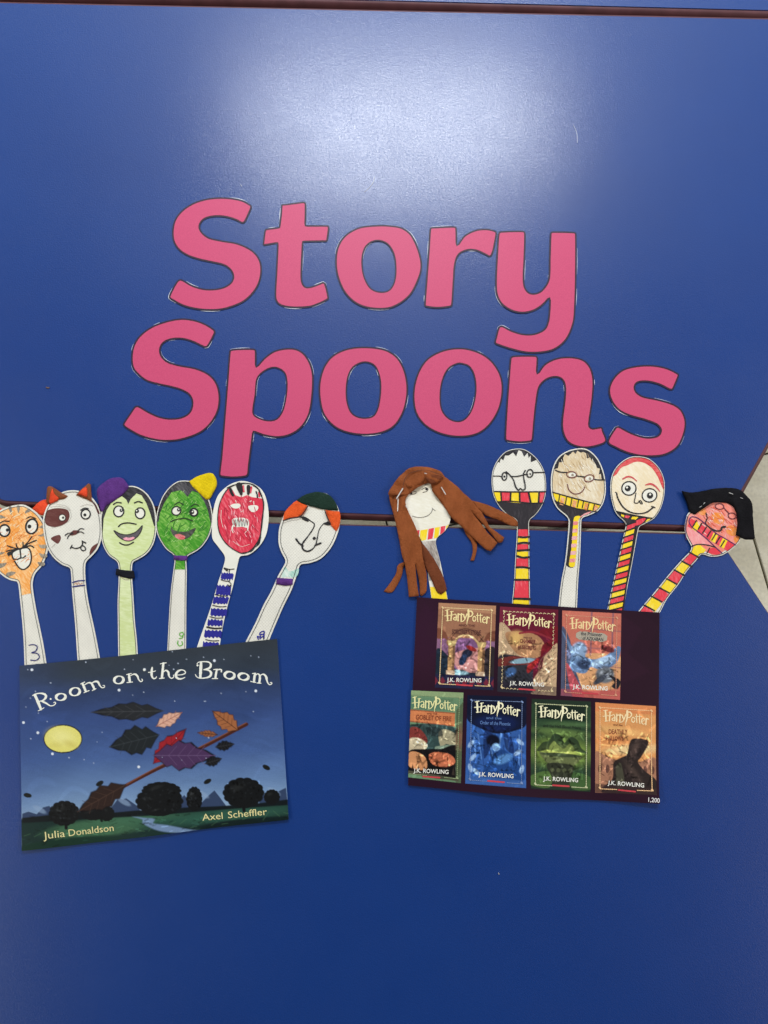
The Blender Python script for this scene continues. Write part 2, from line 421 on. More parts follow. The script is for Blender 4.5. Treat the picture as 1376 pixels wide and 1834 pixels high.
def table(poly, label, bulge=1.0):
    """poly: world corners, counter-clockwise from above; top with bulged edge moulding and four legs"""
    c = poly.mean(0); e = bpy.data.objects.new('trapezoid_table', None); S.collection.objects.link(e)
    e.location = (c[0], c[1], 0); e['label'] = label; e['category'] = 'table'; e['group'] = 'blue school tables pushed together'
    P = rounded(poly-c, 0.028); n = len(P)
    T = 0.024
    rings = [(0.0022, TZ-0.0009), (0.0012, TZ-0.0001), (0.0, TZ)]
    V = [(x, y, TZ) for x, y in P]; Fc = [tuple(range(n))]
    V += [(x, y, TZ-0.0015) for x, y in P]; Fc += [(i, n+i, n+(i+1) % n, (i+1) % n) for i in range(n)]
    V += [(x, y, TZ-T+0.002) for x, y in P]; Fc.append(tuple(2*n+i for i in reversed(range(n))))
    new_mesh('tabletop', V, Fc, M_LAM, e)
    nx = np.roll(P, -1, 0)-np.roll(P, 1, 0); nr = np.stack([nx[:, 1], -nx[:, 0]], 1)/np.hypot(nx[:, 0], nx[:, 1])[:, None]
    V = []; prof = [(0.0, -0.0012), (0.0012, -0.0007), (0.0026, -0.002), (0.0042, -0.006), (0.0048, -0.012), (0.0042, -0.018), (0.0026, -0.022), (0.0, -0.0235)]
    for d, z in prof: V += [(p[0]+q[0]*d*bulge, p[1]+q[1]*d*bulge, TZ+z) for p, q in zip(P, nr)]
    Fc = [(k*n+i, (k+1)*n+i, (k+1)*n+(i+1) % n, k*n+(i+1) % n) for k in range(len(prof)-1) for i in range(n)]
    new_mesh('edge_moulding', V, Fc, M_EDGE, e, sm=True)
    for p in poly:
        q = (p-c)*0.84; V = []; Fc = []
        for z, r in ((0.0, 0.016), (0.03, 0.0165), (TZ-0.03, 0.02), (TZ-0.0235, 0.026)):
            V += [(q[0]+r*math.cos(k*math.pi/8), q[1]+r*math.sin(k*math.pi/8), z+0.0055*(z == 0)) for k in range(16)]
        for k in range(3): Fc += [(k*16+i, k*16+(i+1) % 16, (k+1)*16+(i+1) % 16, (k+1)*16+i) for i in range(16)]
        Fc += [tuple(range(16))[::-1], tuple(range(48, 64))]
        new_mesh('leg', V, Fc, M_LEG, e, sm=True)
w_ = lambda x, y: W2([(x, y)])[0]
# middle table (letters): seam edge, slanted right side, far edge
sa, sb = w_(5, 896.5), w_(1225, 940); ra, rb = w_(1325, 882), w_(1376, 790); fa, fb = w_(0, 5.5), w_(1376, 35)
sd = (sb-sa)/np.linalg.norm(sb-sa); rd = (rb-ra)/np.linalg.norm(rb-ra)
c_br = isect(sa, sd, ra, rd); c_bl = w_(-10, 896)
mir = lambda d, ax: -(2*(d@ax)*ax-d) * -1
ld = rd-2*(rd@sd)*sd
c_tr = isect(fa, fb-fa, ra, rd); c_tl = isect(fa, fb-fa, c_bl, ld)
table(np.array([c_bl, c_br, c_tr, c_tl]), 'blue trapezoid table in the middle, under the big pink letters', 1.35)
# near table (posters)
na, nb = w_(610, 941), w_(1225, 957); nd = (nb-na)/np.linalg.norm(nb-na); r2a, r2b = w_(1304, 990), w_(1376, 1099); r2d = (r2b-r2a)/np.linalg.norm(r2b-r2a)
n_tr = isect(na, nd, r2a, r2d); n_tl = isect(na, nd, w_(-14, 990), np.array([0, 1.0]))
ln2 = r2d-2*(r2d@nd)*nd; dn = np.array([nd[1], -nd[0]])*0.62
n_br = isect(n_tr, r2d, na+dn, nd); n_bl = isect(n_tl, ln2, na+dn, nd)
table(np.array([n_tl, n_bl, n_br, n_tr]), 'blue trapezoid table nearest the viewer, under the two posters', 0.5)
# far table
ta, tb = w_(676, 0.0), w_(1376, 18.0); td = (tb-ta)/np.linalg.norm(tb-ta); tn = np.array([-td[1], td[0]])
f_l = ta-td*0.85; f_r = ta+td*0.83
table(np.array([f_l, f_r, f_r-td*0.34+tn*0.6, f_l+td*0.34+tn*0.6]), 'blue table at the far top edge, only a thin strip of it showing', 1.6)

# ------------------------------------------------------------------ pink letters
M_PINK = ink('pink_print', (196, 70, 108), 0.45, 0.05)
_nt = M_PINK.node_tree; _b = _nt.nodes['Principled BSDF']; _b.inputs['Specular IOR Level'].default_value = 0.25
M_LETTER_EDGE = ink('letter_black_border', (48, 30, 46), 0.45)
LET = [
('S', A, [(640,98),(600,75),(550,64),(490,61),(430,68),(370,88),(320,122),(288,165),(277,215),(282,262),(305,300),(345,328),(400,347),(460,360),(510,372),(540,392),(553,420),(545,447),(515,468),(470,478),(420,477),(370,462),(335,442),(315,434),(300,442),(280,475),(263,512),(266,524),(280,533),(320,555),(370,570),(430,578),(490,577),(550,563),(610,535),(655,490),(680,440),(687,385),(678,345),(655,312),(620,288),(570,268),(510,258),(450,245),(420,225),(405,200),(412,175),(435,158),(480,150),(530,155),(570,168),(597,181),(612,172),(628,140),(641,108)], None, 'pink paper letter S that starts the upper word, left of the t'),
('t', A, [(774,96),(770,145),(764,196,1),(702,205),(697,215),(690,276),(696,282),(756,272,1),(750,400),(745,490),(748,530),(770,555),(820,566),(900,564),(950,548),(990,527),(992,515),(985,480),(976,453),(966,447),(945,455),(910,467),(885,467),(872,445),(870,400),(876,266,1),(980,264),(987,258),(995,198),(990,189),(888,188,1),(889,92),(882,82),(870,81),(800,90),(780,92)], None, 'pink paper letter t, the only one with a crossbar'),
('o', A, [(1210,188),(1130,198),(1065,235),(1030,290),(1021,360),(1032,430),(1065,500),(1120,550),(1195,572),(1280,566),(1355,519),(1396,453),(1417,382),(1406,311),(1371,234),(1325,199),(1270,189)], [(1210,262),(1170,280),(1150,320),(1147,375),(1158,430),(1185,475),(1225,491),(1265,483),(1288,445),(1294,385),(1285,320),(1255,275)], 'pink paper letter o between the t and the r of the upper word'),
('r', B, [(178,70),(200,67),(285,64),(296,72),(298,148,1),(330,105),(380,80),(430,75),(468,84),(476,95),(473,120),(462,175),(452,198),(442,203),(420,192),(380,175),(340,175),(305,195),(290,240),(285,310),(278,412),(270,426),(210,433),(158,427),(150,418),(158,300),(167,180),(173,85)], None, 'pink paper letter r touching the y in the upper word'),
('y', B, [(480,100),(490,87),(590,84),(604,94),(602,200),(598,290),(602,335),(620,360),(650,363),(680,345),(705,300),(709,200),(713,98),(722,88),(822,90),(832,100),(832,300),(828,430),(820,500),(790,570),(740,615),(680,632),(610,633),(540,618),(470,594),(464,583),(468,565),(482,517),(500,510),(540,530),(590,545),(640,545),(685,525),(702,490),(708,440),(710,388,1),(680,420),(640,445),(590,455),(540,445),(495,415),(472,370),(468,310),(473,200)], None, 'pink paper letter y with its tail, ending the upper word'),
('S', A, [(470,664),(430,638),(380,620),(320,613),(250,625),(180,652),(125,695),(97,745),(90,800),(97,840),(120,870),(160,900),(210,915),(270,928),(320,943),(355,965),(367,1000),(355,1040),(320,1062),(270,1068),(220,1060),(170,1038),(125,1012),(107,1014),(85,1045),(54,1092),(56,1105),(75,1120),(130,1150),(190,1168),(250,1175),(320,1168),(400,1140),(450,1100),(485,1045),(497,985),(490,930),(470,890),(435,860),(380,838),(310,825),(260,810),(232,785),(225,755),(238,728),(270,712),(320,709),(370,722),(424,747),(440,744),(458,715),(475,678)], None, 'pink paper letter S that starts the lower word, left of the p'),
('p', A, [(538,762),(550,754),(600,750),(650,751),(661,760),(662,832,1),(700,790),(750,758),(820,748),(870,765),(905,810),(922,870),(920,960),(905,1050),(870,1110),(820,1145),(760,1158),(700,1150),(650,1132,1),(640,1210),(630,1290),(627,1322),(616,1336),(560,1342),(502,1337),(491,1326),(500,1240),(515,1050),(527,900)], [(745,840),(700,855),(668,890),(660,960),(650,1045),(680,1068),(720,1077),(755,1068),(780,1030),(795,960),(797,900),(785,860)], 'pink paper letter p hanging down from the lower word'),
('o', A, [(1150,742),(1070,752),(1005,785),(965,840),(947,910),(948,980),(965,1050),(1010,1105),(1070,1135),(1150,1147),(1230,1138),(1290,1108),(1330,1050),(1350,980),(1352,910),(1335,840),(1300,785),(1240,752)], [(1145,817),(1105,838),(1083,880),(1075,940),(1080,1000),(1100,1045),(1140,1064),(1190,1058),(1213,1020),(1224,950),(1222,890),(1205,840),(1180,820)], 'pink paper letter o right beside the p in the lower word'),
('o', B, [(300,608),(230,620),(165,655),(125,710),(103,780),(100,850),(115,910),(155,960),(220,995),(300,1010),(380,1000),(440,960),(485,890),(503,810),(497,740),(465,680),(420,640),(360,615)], [(300,682),(260,705),(235,755),(225,820),(232,885),(265,925),(310,935),(345,910),(368,860),(378,790),(370,730),(350,695),(325,684)], 'pink paper letter o left beside the n in the lower word'),
('n', B, [(534,656),(545,645),(590,642),(650,643),(660,655),(657,722,1),(690,680),(740,655),(800,648),(860,660),(895,695),(910,750),(907,830),(893,930),(892,960),(905,968),(945,963),(952,980),(967,1025),(940,1045),(880,1058),(830,1052),(790,1030),(768,985),(765,930),(775,850),(778,790),(768,755),(740,742),(700,752),(668,785),(655,850),(645,940),(638,1018),(628,1030),(575,1035),(520,1028),(510,1016),(515,900),(525,760)], None, 'pink paper letter n under the tail of the y'),
('s', B, [(1288,724),(1240,700),(1180,687),(1110,688),(1040,705),(995,745),(975,795),(985,845),(1020,890),(1070,915),(1140,935),(1190,955),(1207,980),(1190,1003),(1140,1008),(1080,990),(1020,960),(1005,965),(970,1030),(1010,1060),(1070,1085),(1140,1097),(1220,1092),(1280,1060),(1310,1010),(1323,945),(1305,890),(1265,860),(1200,840),(1130,825),(1100,805),(1095,780),(1110,765),(1150,763),(1200,775),(1250,799),(1264,796),(1275,775),(1291,735)], None, 'small pink paper letter s ending the lower word'),
]
for k, (ch, cf, out, hole, lab) in enumerate(LET):
    o = smooth(cf(out), True, 3.0); loops = [o]
    if hole: loops.append(smooth(cf(hole), True, 3.0))
    cen = o.mean(0); rnd = random.Random(k*5+3)
    wv = wave(100+k, 0.0006, 190)
    lift = rnd.choice([0.6, 1, 1.3])
    def hf(p, wv=wv, cen=cen, lift=lift):
        d = np.hypot(*(p-cen).T); return 0.00045+wv(p)*lift+0.0002*(np.clip((p[:, 1]-cen[1])/100, 0, 1))**2
    it = Item('paper_letter', lab, 'letter', cen, hf, 'pink paper letters spelling two words')
    it.sheet('paper', loops, M_LETTER_EDGE, thick=0.0004, spacing=9)
    ins = [offset(loops[0], 3.0)]
    if hole: ins.append(offset(loops[1], -2.6))
    it.sheet('pink_face', ins, M_PINK, dz=0.00015, spacing=9)
    # glints on the clear laminating film's cut edge, painted as broken white slivers
    segs = []
    for li, lp in enumerate(loops):
        q = offset(lp, -0.9 if li == 0 else 0.7); n = len(q); i = rnd.randrange(6)
        while i < n-8:
            ln = rnd.randint(3, 16); pts = q[i:i+ln:2]
            if len(pts) > 1 and rnd.random() < 0.45: segs.append(([tuple(a) for a in pts], [0.2, rnd.uniform(0.35, 0.95), 0.2]))
            i += ln+rnd.randint(2, 24)
    it.strokes('laminate_edge_glint', M_RIM, segs, dz=-0.0001, step=4)

# ------------------------------------------------------------------ paper spoons
M_PAPER = paper(); M_LINE = ink('printed_line', (46, 44, 44)); M_BLACK = ink('black_marker', (34, 32, 34)); M_WHITE = paper('paper_plain', (235, 232, 218), False)
M_NAVY = ink('navy_pen', (34, 38, 110)); M_PURPLE_F = felt('purple', (92, 52, 122)); M_GREY = crayon('grey_pencil', (132, 124, 112), (185, 170, 145), 1.1)
def spoon(cf, outer, inset, lab, z0=0.0008, seed=1, lw=0.8, amp=0.0012, base=None):
    o = smooth(cf(outer), True, 3.5)
    wv = wave(seed, amp, 160)
    yp = 1150 if o[:, 0].mean() < 640 else 1066
    def hf(p):
        k_ = np.clip((p[:, 1]-(yp-90))/80, 0, 1); k_ = k_*k_*(3-2*k_); return (z0+wv(p))*(1-k_)+0.0006*k_
    it = Item('paper_spoon', lab, 'paper spoon', o.mean(0), hf, 'cut-out paper spoons with drawn faces')
    it.cf = cf; it.body = it.sheet('card', [o], base or M_PAPER, thick=0.0004, spacing=9)
    it.outer = o; it.inner = offset(o, inset) if inset else None
    if inset: it.strokes('printed_outline', M_LINE, [([tuple(p) for p in it.inner[::2]], lw, True)], dz=0.00045)
    return it
def fill(it, name, mat, pts, dz=0.00015, clip=True, parent=None, label=None, sm=True):
    lp = smooth(it.cf(pts), True, 3.0) if sm else np.array(it.cf(pts), float)[:, :2]
    if clip and it.inner is not None:
        return it.sheet(name, [it.inner, lp], mat, dz=dz, mode='and', parent=parent, label=label)
    return it.sheet(name, [lp], mat, dz=dz, parent=parent, label=label)
def lines(it, name, mat, items, dz=0.00055, parent=None, label=None):
    sc = (it.cf([(1, 0)])[0][0]-it.cf([(0, 0)])[0][0])*(1.22 if mat is M_BLACK else 1.0)
    out = []
    for x in items:
        wd = [v*sc for v in x[1]] if np.ndim(x[1]) else x[1]*sc
        out.append((it.cf(x[0]), wd)+tuple(x[2:]))
    if name in ('stripe_mark', 'brow', 'whisker', 'hair_stripe', 'fang', 'pupil', 'ring', 'streak'):
        for k_, o_ in enumerate(out): it.strokes(name, mat, [o_], dz+k_*4e-6, parent, label)
        return None
    return it.strokes(name, mat, out, dz, parent, label)
def eye(it, cx, cy, rx, ry, px, py, pr, rot=0.0, lw=9, white=None, pmat=None, hole=None, lmat=None):
    e_ = fill(it, 'eye', white or M_WHITE, ell(cx, cy, rx, ry, rot), 0.0003, clip=False)
    lines(it, 'eye_outline', lmat or M_BLACK, [(ell(cx, cy, rx, ry, rot), lw, True)], 0.0005, parent=e_)
    fill(it, 'pupil', pmat or M_BLACK, ell(px, py, pr, pr), 0.0006, clip=False, parent=e_)
    if hole: fill(it, 'glint', M_WHITE, ell(px+hole[0], py+hole[1], pr*0.35, pr*0.35), 0.0008, clip=False, parent=e_)
def felt_part(it, name, mat, pts, dz=0.0008, thick=0.0012, parent=None, label=None, corners=False, extra=None, cf=None):
    q = []; n_ = len(pts)
    for i in range(n_):
        a, b, c = np.array(pts[i-1][:2], float), np.array(pts[i][:2], float), np.array(pts[(i+1) % n_][:2], float)
        u1 = b-a; u2 = c-b; cs = (u1@u2)/(np.linalg.norm(u1)*np.linalg.norm(u2)+1e-9)
        q.append((b[0], b[1], 1) if cs < 0.45 else (b[0], b[1]))
    lp = smooth((cf or it.cf)(q), True, 3.0)
    rnd = random.Random(int(lp[0, 0]*3)); lp = lp+np.array([[rnd.uniform(-.25, .25), rnd.uniform(-.25, .25)] for _ in lp])
    return it.sheet(name, [lp], mat, dz=dz, thick=thick+0.0002, spacing=5, dome=0.0002, dr=1.6, parent=parent, label=label, extra=extra)

def scribble(it, mat, e, n, ang, ln, wd, seed, dz=0.00022, keepout=()):
    """loose crayon strokes inside an oval e = (cx, cy, rx, ry)"""
    r = random.Random(seed); out = []
    while len(out) < n:
        a = r.uniform(0, 6.28); q = math.sqrt(r.random())*0.9; x = e[0]+e[2]*q*math.cos(a); y = e[1]+e[3]*q*math.sin(a)
        if any(((x-k[0])/k[2])**2+((y-k[1])/k[3])**2 < 1 for k in keepout): continue
        an = ang+r.uniform(-.45, .45); l_ = ln*r.uniform(.4, 1); c, q_ = math.cos(an)*l_/2, math.sin(an)*l_/2; b = r.uniform(-.15, .15)
        if (((x+c-e[0])/e[2])**2+((y+q_-e[1])/e[3])**2) > 1 or (((x-c-e[0])/e[2])**2+((y-q_-e[1])/e[3])**2) > 1: continue
        out.append(([(x-c, y-q_), (x-q_*b, y+c*b), (x+c, y+q_)], [wd*.5, wd*r.uniform(.6, 1.2), wd*.4]))
    lines(it, 'scribble', mat, out, dz)
BIG = [(-600, -600), (3000, -600), (3000, 3000), (-600, 3000)]
# --- 1 tiger
t = spoon(C, [(120,333),(190,328),(240,350),(300,395),(350,460),(383,540),(390,640),(378,720),(340,810),(290,870),(270,920),(265,980),(290,1150),(320,1300),(350,1450),(374,1600),(388,1680,1),(205,1690,1),(198,1610),(190,1400),(170,1150),(150,960),(140,940),(80,925),(10,880),(-60,800),(-100,700),(-110,600),(-90,480),(-50,410),(20,365),(70,345)], 3.6,
    'paper spoon with an orange stripy cat face, leftmost, number 3 on its handle', 0.0008, 11)
fill(t, 'orange_shading', crayon('orange', (240, 158, 72), (250, 215, 160), 0.9, (0.40, 0.70), 300), [(-400,-100),(600,-100),(600,1040),(240,1035),(175,1050),(-400,1040)], sm=False)
scribble(t, ink('deep_orange', (226, 130, 48)), (140, 600, 210, 250), 90, -0.5, 60, 5, 1, 0.00018); scribble(t, ink('pale_orange', (248, 226, 184)), (140, 600, 210, 250), 60, -0.9, 45, 5, 2, 0.0002)
lines(t, 'stripe_mark', M_GREY, [([(85,352),(92,385),(95,410)],[26,18,2]),([(150,345),(152,370),(152,395)],[26,20,2]),([(235,375),(215,385),(205,400)],[26,18,2]),([(10,425),(30,428),(48,432)],[30,18,2]),([(345,505),(325,508),(310,508)],[26,16,2]),([(358,565),(330,575),(305,570)],[24,16,2]),([(365,660),(335,662),(312,645)],[30,26,2]),([(368,735),(340,735),(318,712)],[34,28,2]),([(350,800),(325,800),(305,785)],[34,28,2]),([(0,715),(20,715),(45,708)],[26,16,2]),([(0,815),(30,808),(60,790)],[40,30,2]),([(70,885),(100,875),(130,868)],[36,30,4])], 0.0003)
eye(t, 42, 535, 42, 46, 66, 530, 13, 0, 11); eye(t, 258, 502, 46, 58, 240, 502, 15, 0.2, 11)
lines(t, 'brow', M_BLACK, [([(8,475),(35,460),(80,462)],7),([(218,438),(250,425),(290,442)],7)])
mz = fill(t, 'muzzle', M_WHITE, [(105,710),(135,690),(180,675),(225,672),(248,700),(255,760),(240,810),(200,842),(165,835),(130,790),(105,740)], 0.0003, clip=False)
lines(t, 'muzzle_lines', M_BLACK, [([(105,710),(135,690),(180,675),(225,672),(248,700),(255,760),(240,810),(200,842),(165,835),(130,790),(105,740)],9,True),([(165,685),(172,740),(170,755)],9),([(120,760),(145,765),(168,752),(190,752),(210,735)],8)],0.0005,parent=mz)
lines(t, 'whisker', M_BLACK, [([(65,655),(100,668),(150,682)],8),([(58,700),(90,690),(150,684)],8),([(75,735),(100,700),(150,684)],9),([(75,720),(95,712)],22),([(260,582),(225,630),(190,665)],7),([(295,612),(240,635),(190,668)],8),([(275,670),(250,655),(190,670)],9),([(135,640),(145,672),(175,680),(190,655),(188,628)],8)])
lines(t, 'handwritten_number', M_NAVY, [([(235,1445),(270,1440),(300,1455),(290,1490),(255,1505),(300,1510),(318,1540),(290,1565),(248,1562)],8),([(270,1605),(300,1596),(335,1606)],8)])
felt_part(t, 'ear', felt('orange_red', (226, 76, 44)), [(258,365),(300,318),(350,290),(400,290),(400,400),(330,412),(290,385)], dz=-0.0002)
felt_part(t, 'ear', felt('orange_red', (226, 76, 44)), [(-60,340),(-10,345),(30,370),(10,400),(-60,440)], dz=-0.0002)
# --- 2 dog
t = spoon(C, [(580,215),(650,225),(730,265),(790,350),(815,470),(815,580),(790,670),(740,735),(695,780),(685,830),(690,950),(710,1100),(740,1250),(770,1400),(797,1550),(806,1640,1),(632,1650,1),(620,1568),(608,1400),(595,1200),(580,1000),(572,870),(560,830),(500,805),(430,745),(380,660),(355,540),(352,440),(380,350),(430,280),(500,232)], 3.4,
    'paper spoon with a white puppy face and dark brown eye patch', 0.0018, 12)
br = crayon('dark_brown', (98, 52, 48), (120, 78, 72), 0.3, (0.5, 0.8))
fill(t, 'eye_patch', br, [(378,385),(430,362),(500,360),(548,375),(562,420),(545,465),(500,495),(440,508),(380,490),(365,440)])
fill(t, 'brown_spot', br, [(415,595),(445,578),(485,572),(492,605),(470,640),(450,632),(415,605)]); fill(t, 'brown_spot', br, [(830,620),(775,640),(735,670),(718,720),(735,745),(830,680)])
fill(t, 'brown_spot', br, [(735,310),(755,330),(790,410),(800,400),(770,330),(740,300)], clip=False)
eye(t, 505, 434, 26, 26, 512, 434, 9, 0, 4); eye(t, 690, 406, 36, 38, 684, 412, 12, 0.3, 9)
lines(t, 'brow', M_BLACK, [([(650,375),(680,358),(710,362)],7)])
lines(t, 'nose', br, [([(575,565),(600,552),(630,545)],[24,40,20])], 0.0004)
lines(t, 'whisker', M_BLACK, [([(527,575),(550,558),(590,555)],6),([(545,600),(560,572),(590,560)],6),([(625,540),(650,520),(675,525)],6),([(620,555),(650,545),(675,558)],6)])
lines(t, 'mouth', M_BLACK, [([(567,680),(582,650)],6),([(575,665),(610,678),(650,665),(665,640),(662,618)],8),([(665,622),(690,634)],8),([(648,670),(660,692),(685,694),(686,670),(668,655)],7)])
lines(t, 'patch_outline', ink('pencil', (150, 138, 128)), [([(410,350),(480,345),(550,365),(575,410),(560,455),(500,495),(420,515)],2),([(460,330),(530,340),(575,380)],2),([(650,345),(700,330),(750,340)],2),([(420,672),(450,640),(440,655)],2)], 0.0003)
lines(t, 'collar_band', M_NAVY, [([(585,948),(630,935),(680,932)],9),([(588,982),(630,975),(682,970)],10)])
lines(t, 'scribble', ink('orange_pencil', (205, 130, 80)), [([(600,962),(615,950),(622,966),(635,948),(645,964),(665,950)],4)])
ef = felt('brown', (132, 76, 48)); of = felt('orange_red', (226, 76, 44))
for ear, inn in (([(385,200),(400,184),(430,190),(480,225),(548,262),(520,285),(470,290),(420,300),(400,330),(380,300)], [(428,205),(445,245),(480,280),(470,300),(410,328),(402,310),(412,250)]), ([(712,162),(728,170),(735,250),(738,310),(700,290),(660,275),(615,255),(640,225),(680,190)], [(690,195),(705,200),(706,240),(704,272),(670,262),(632,248),(660,215)])):
    e_ = felt_part(t, 'ear', ef, ear); felt_part(t, 'inner_ear', of, inn, dz=0.0016, thick=0.0006, parent=e_)
# --- 3 vampire-like face with purple hat
t = spoon(C, [(1040,180),(1110,195),(1180,250),(1230,340),(1248,450),(1245,560),(1220,650),(1170,720),(1100,765),(1065,785),(1055,830),(1055,900),(1065,1050),(1075,1250),(1090,1400),(1097,1515),(1102,1600,1),(942,1600,1),(943,1528),(940,1300),(940,1100),(948,950),(950,830),(935,780),(870,730),(825,650),(808,560),(805,450),(815,380),(860,300),(920,240),(980,200)], 2.6,
    'paper spoon with a pale green face, black hair and purple felt hat', 0.0011, 13, 0.9)
fill(t, 'green_shading', crayon('pale_green', (202, 214, 150), (222, 230, 185), 0.2, (0.35, 0.8), 200), BIG, sm=False)
fill(t, 'black_hair', crayon('black_hair', (40, 38, 42), (78, 76, 80), 0.4, (0.45, 0.8)), [(780,800),(780,100),(1300,100),(1300,500),(1230,500),(1200,400),(1170,320),(1130,255),(1090,240),(1045,285),(1025,325),(1010,290),(975,262),(900,300),(855,370),(830,440),(822,560)], 0.0003, sm=False)
eye(t, 950, 383, 40, 43, 970, 375, 13, 0, 9, hole=(2, -2)); eye(t, 1120, 398, 38, 43, 1095, 380, 16, 0, 9, hole=(-2, -2))
lines(t, 'brow', M_BLACK, [([(908,328),(935,312),(970,316)],8),([(1075,316),(1105,305),(1138,316)],8)])
lines(t, 'nose', M_BLACK, [([(948,505),(975,482),(1030,475),(1088,485)],8)])
mo = fill(t, 'mouth', ink('dark_grey_mouth', (92, 86, 90)), [(912,535),(960,560),(1020,568),(1080,550),(1115,520),(1138,495),(1128,540),(1098,585),(1050,615),(1000,614),(950,585)], 0.0003, clip=False)
fill(t, 'tongue', ink('pink_tongue', (232, 160, 175)), [(985,600),(1010,588),(1035,593),(1065,585),(1080,592),(1050,614),(1005,616)], 0.0005, clip=False, parent=mo)
lines(t, 'mouth_outline', M_BLACK, [([(912,535),(960,560),(1020,568),(1080,550),(1115,520),(1138,495),(1128,540),(1098,585),(1050,615),(1000,614),(950,585)],5,True),([(958,632),(990,648),(1030,648),(1068,628)],8)])
felt_part(t, 'hat', M_PURPLE_F, [(778,215),(820,165),(880,125),(940,113),(985,125),(1022,175),(1028,195),(980,250),(900,310),(850,340),(825,385),(810,385),(795,330)], thick=0.002)
felt_part(t, 'neck_band', felt('black', (30, 30, 36)), [(930,838),(1000,850),(1070,855),(1078,910),(1040,918),(980,905),(928,885)], thick=0.001)
lines(t, 'pencil_mark', M_GREY, [([(970,905),(1000,925),(1030,925)],5)])
# --- 4 green face with yellow hat
t = spoon(D, [(240,122),(290,130),(360,180),(410,250),(437,350),(437,430),(410,520),(350,600),(270,648),(255,670),(257,760),(255,900),(252,1100),(250,1306),(249,1370,1),(113,1380,1),(118,1325),(130,1100),(145,900),(165,740),(172,680),(165,645),(110,600),(60,520),(40,440),(48,350),(80,250),(130,175),(190,130)], 2.2,
    'paper spoon with a bright green crayon face and yellow felt hat', 0.0009, 14, 0.8)
fill(t, 'green_shading', crayon('bright_green', (62, 142, 34), (146, 196, 92), 0.7, (0.42, 0.72), 240), [(-300,0),(900,0),(900,748),(-300,748)], sm=False)
scribble(t, ink('deep_green', (44, 118, 30)), (240, 400, 175, 235), 55, -0.9, 70, 6, 3, 0.00018); scribble(t, ink('pale_green_gap', (176, 214, 132)), (240, 400, 175, 235), 45, -0.7, 34, 4, 4, 0.0002)
fill(t, 'black_hair', crayon('black_crayon', (48, 46, 50), (104, 102, 104), 0.9, (0.42, 0.72)), [(20,420),(20,80),(460,80),(460,420),(425,420),(405,330),(380,270),(340,210),(295,195),(262,238),(240,210),(215,190),(150,205),(100,280),(70,350),(60,410)], 0.0003, sm=False)
eye(t, 185, 336, 32, 30, 202, 328, 13, -0.4, 7, pmat=crayon('black_crayon', (48, 46, 50)), hole=(0, -3)); eye(t, 308, 346, 27, 26, 296, 344, 15, 0.3, 9, hole=(3, -3))
gm = ink('dark_green_pen', (34, 52, 28))
lines(t, 'brow', gm, [([(172,295),(200,276),(235,292)],7),([(290,305),(315,288),(340,296)],7),([(145,412),(190,395),(250,390),(302,408)],7)])
mo = fill(t, 'mouth', crayon('mouth_grey', (56, 58, 50), (96, 96, 88)), [(148,440),(158,465),(200,480),(260,480),(320,455),(300,500),(260,530),(220,535),(170,515),(148,480)], 0.0003, clip=False)
fill(t, 'tongue', crayon('tongue_red', (204, 74, 72)), [(175,505),(205,498),(225,505),(248,515),(240,535),(205,536),(180,522)], 0.0005, clip=False, parent=mo)
felt_part(t, 'hat', felt('yellow', (226, 196, 22), 0.15), [(275,128),(330,95),(400,72),(440,75),(465,115),(465,160),(440,210),(420,245),(395,255),(365,230),(330,195),(295,160)], thick=0.002)
felt_part(t, 'neck_band', M_PURPLE_F, [(168,648),(215,650),(262,652),(262,682),(215,685),(166,680)], thick=0.0008)
lines(t, 'handwritten_letter', ink('green_pen', (104, 176, 66)), [([(208,1195),(228,1188),(232,1210),(212,1215),(205,1200)],7),([(232,1205),(225,1228),(205,1232)],7),([(222,1252),(226,1275),(205,1285),(192,1268),(195,1250)],7)])
# --- 5 red monster
t = spoon(D, [(640,125),(700,135),(760,165),(800,210),(825,290),(833,390),(815,500),(770,580),(700,640),(635,655),(620,690),(600,780),(580,870),(550,980),(520,1100),(500,1200),(487,1285),(476,1340,1),(310,1350,1),(325,1300),(370,1170),(430,1000),(480,830),(510,740),(525,660),(480,590),(438,530),(435,450),(440,360),(455,280),(480,220),(530,170),(580,140)], 0,
    'wide white paper spoon with a red monster face and dark blue stripes on its handle', 0.001, 15, base=M_WHITE)
oval = [(640,142),(720,150),(770,195),(795,280),(790,400),(770,520),(720,600),(660,635),(600,615),(530,560),(485,480),(475,380),(490,280),(530,200),(580,160)]
rd_ = crayon('red_pen', (212, 50, 72), (238, 120, 130), 1.0, (0.46, 0.78), 200)
t.inner = smooth(D(oval), True, 3.0)
fill(t, 'red_face', rd_, [(400,175),(580,190),(600,225),(640,240),(680,225),(720,240),(760,245),(850,260),(850,700),(400,700)], sm=False)
scribble(t, ink('deep_red', (184, 34, 58)), (635, 410, 140, 205), 60, 1.2, 80, 7, 5, 0.00018); scribble(t, ink('pale_red_gap', (244, 178, 184)), (635, 420, 140, 195), 38, 1.3, 44, 5, 6, 0.0002)
lines(t, 'face_outline', M_BLACK, [(oval, 5, True),([(765,195),(798,280),(785,410),(768,560),(735,592),(710,620),(650,632)],6),([(540,175),(600,152),(700,145),(770,190)],6),([(775,520),(768,545),(750,570)],9)])
lines(t, 'hair_stripe', M_BLACK, [([(565,185),(575,215),(582,225)],16),([(625,155),(635,190),(640,218)],[38,30,14]),([(692,165),(692,190),(690,218)],[22,20,14]),([(745,200),(752,220),(755,242)],8)])
lines(t, 'streak', rd_, [([(540,200),(560,180)],16),([(655,160),(658,200)],12),([(712,170),(705,205)],14),([(765,205),(768,235)],12)], 0.0003)
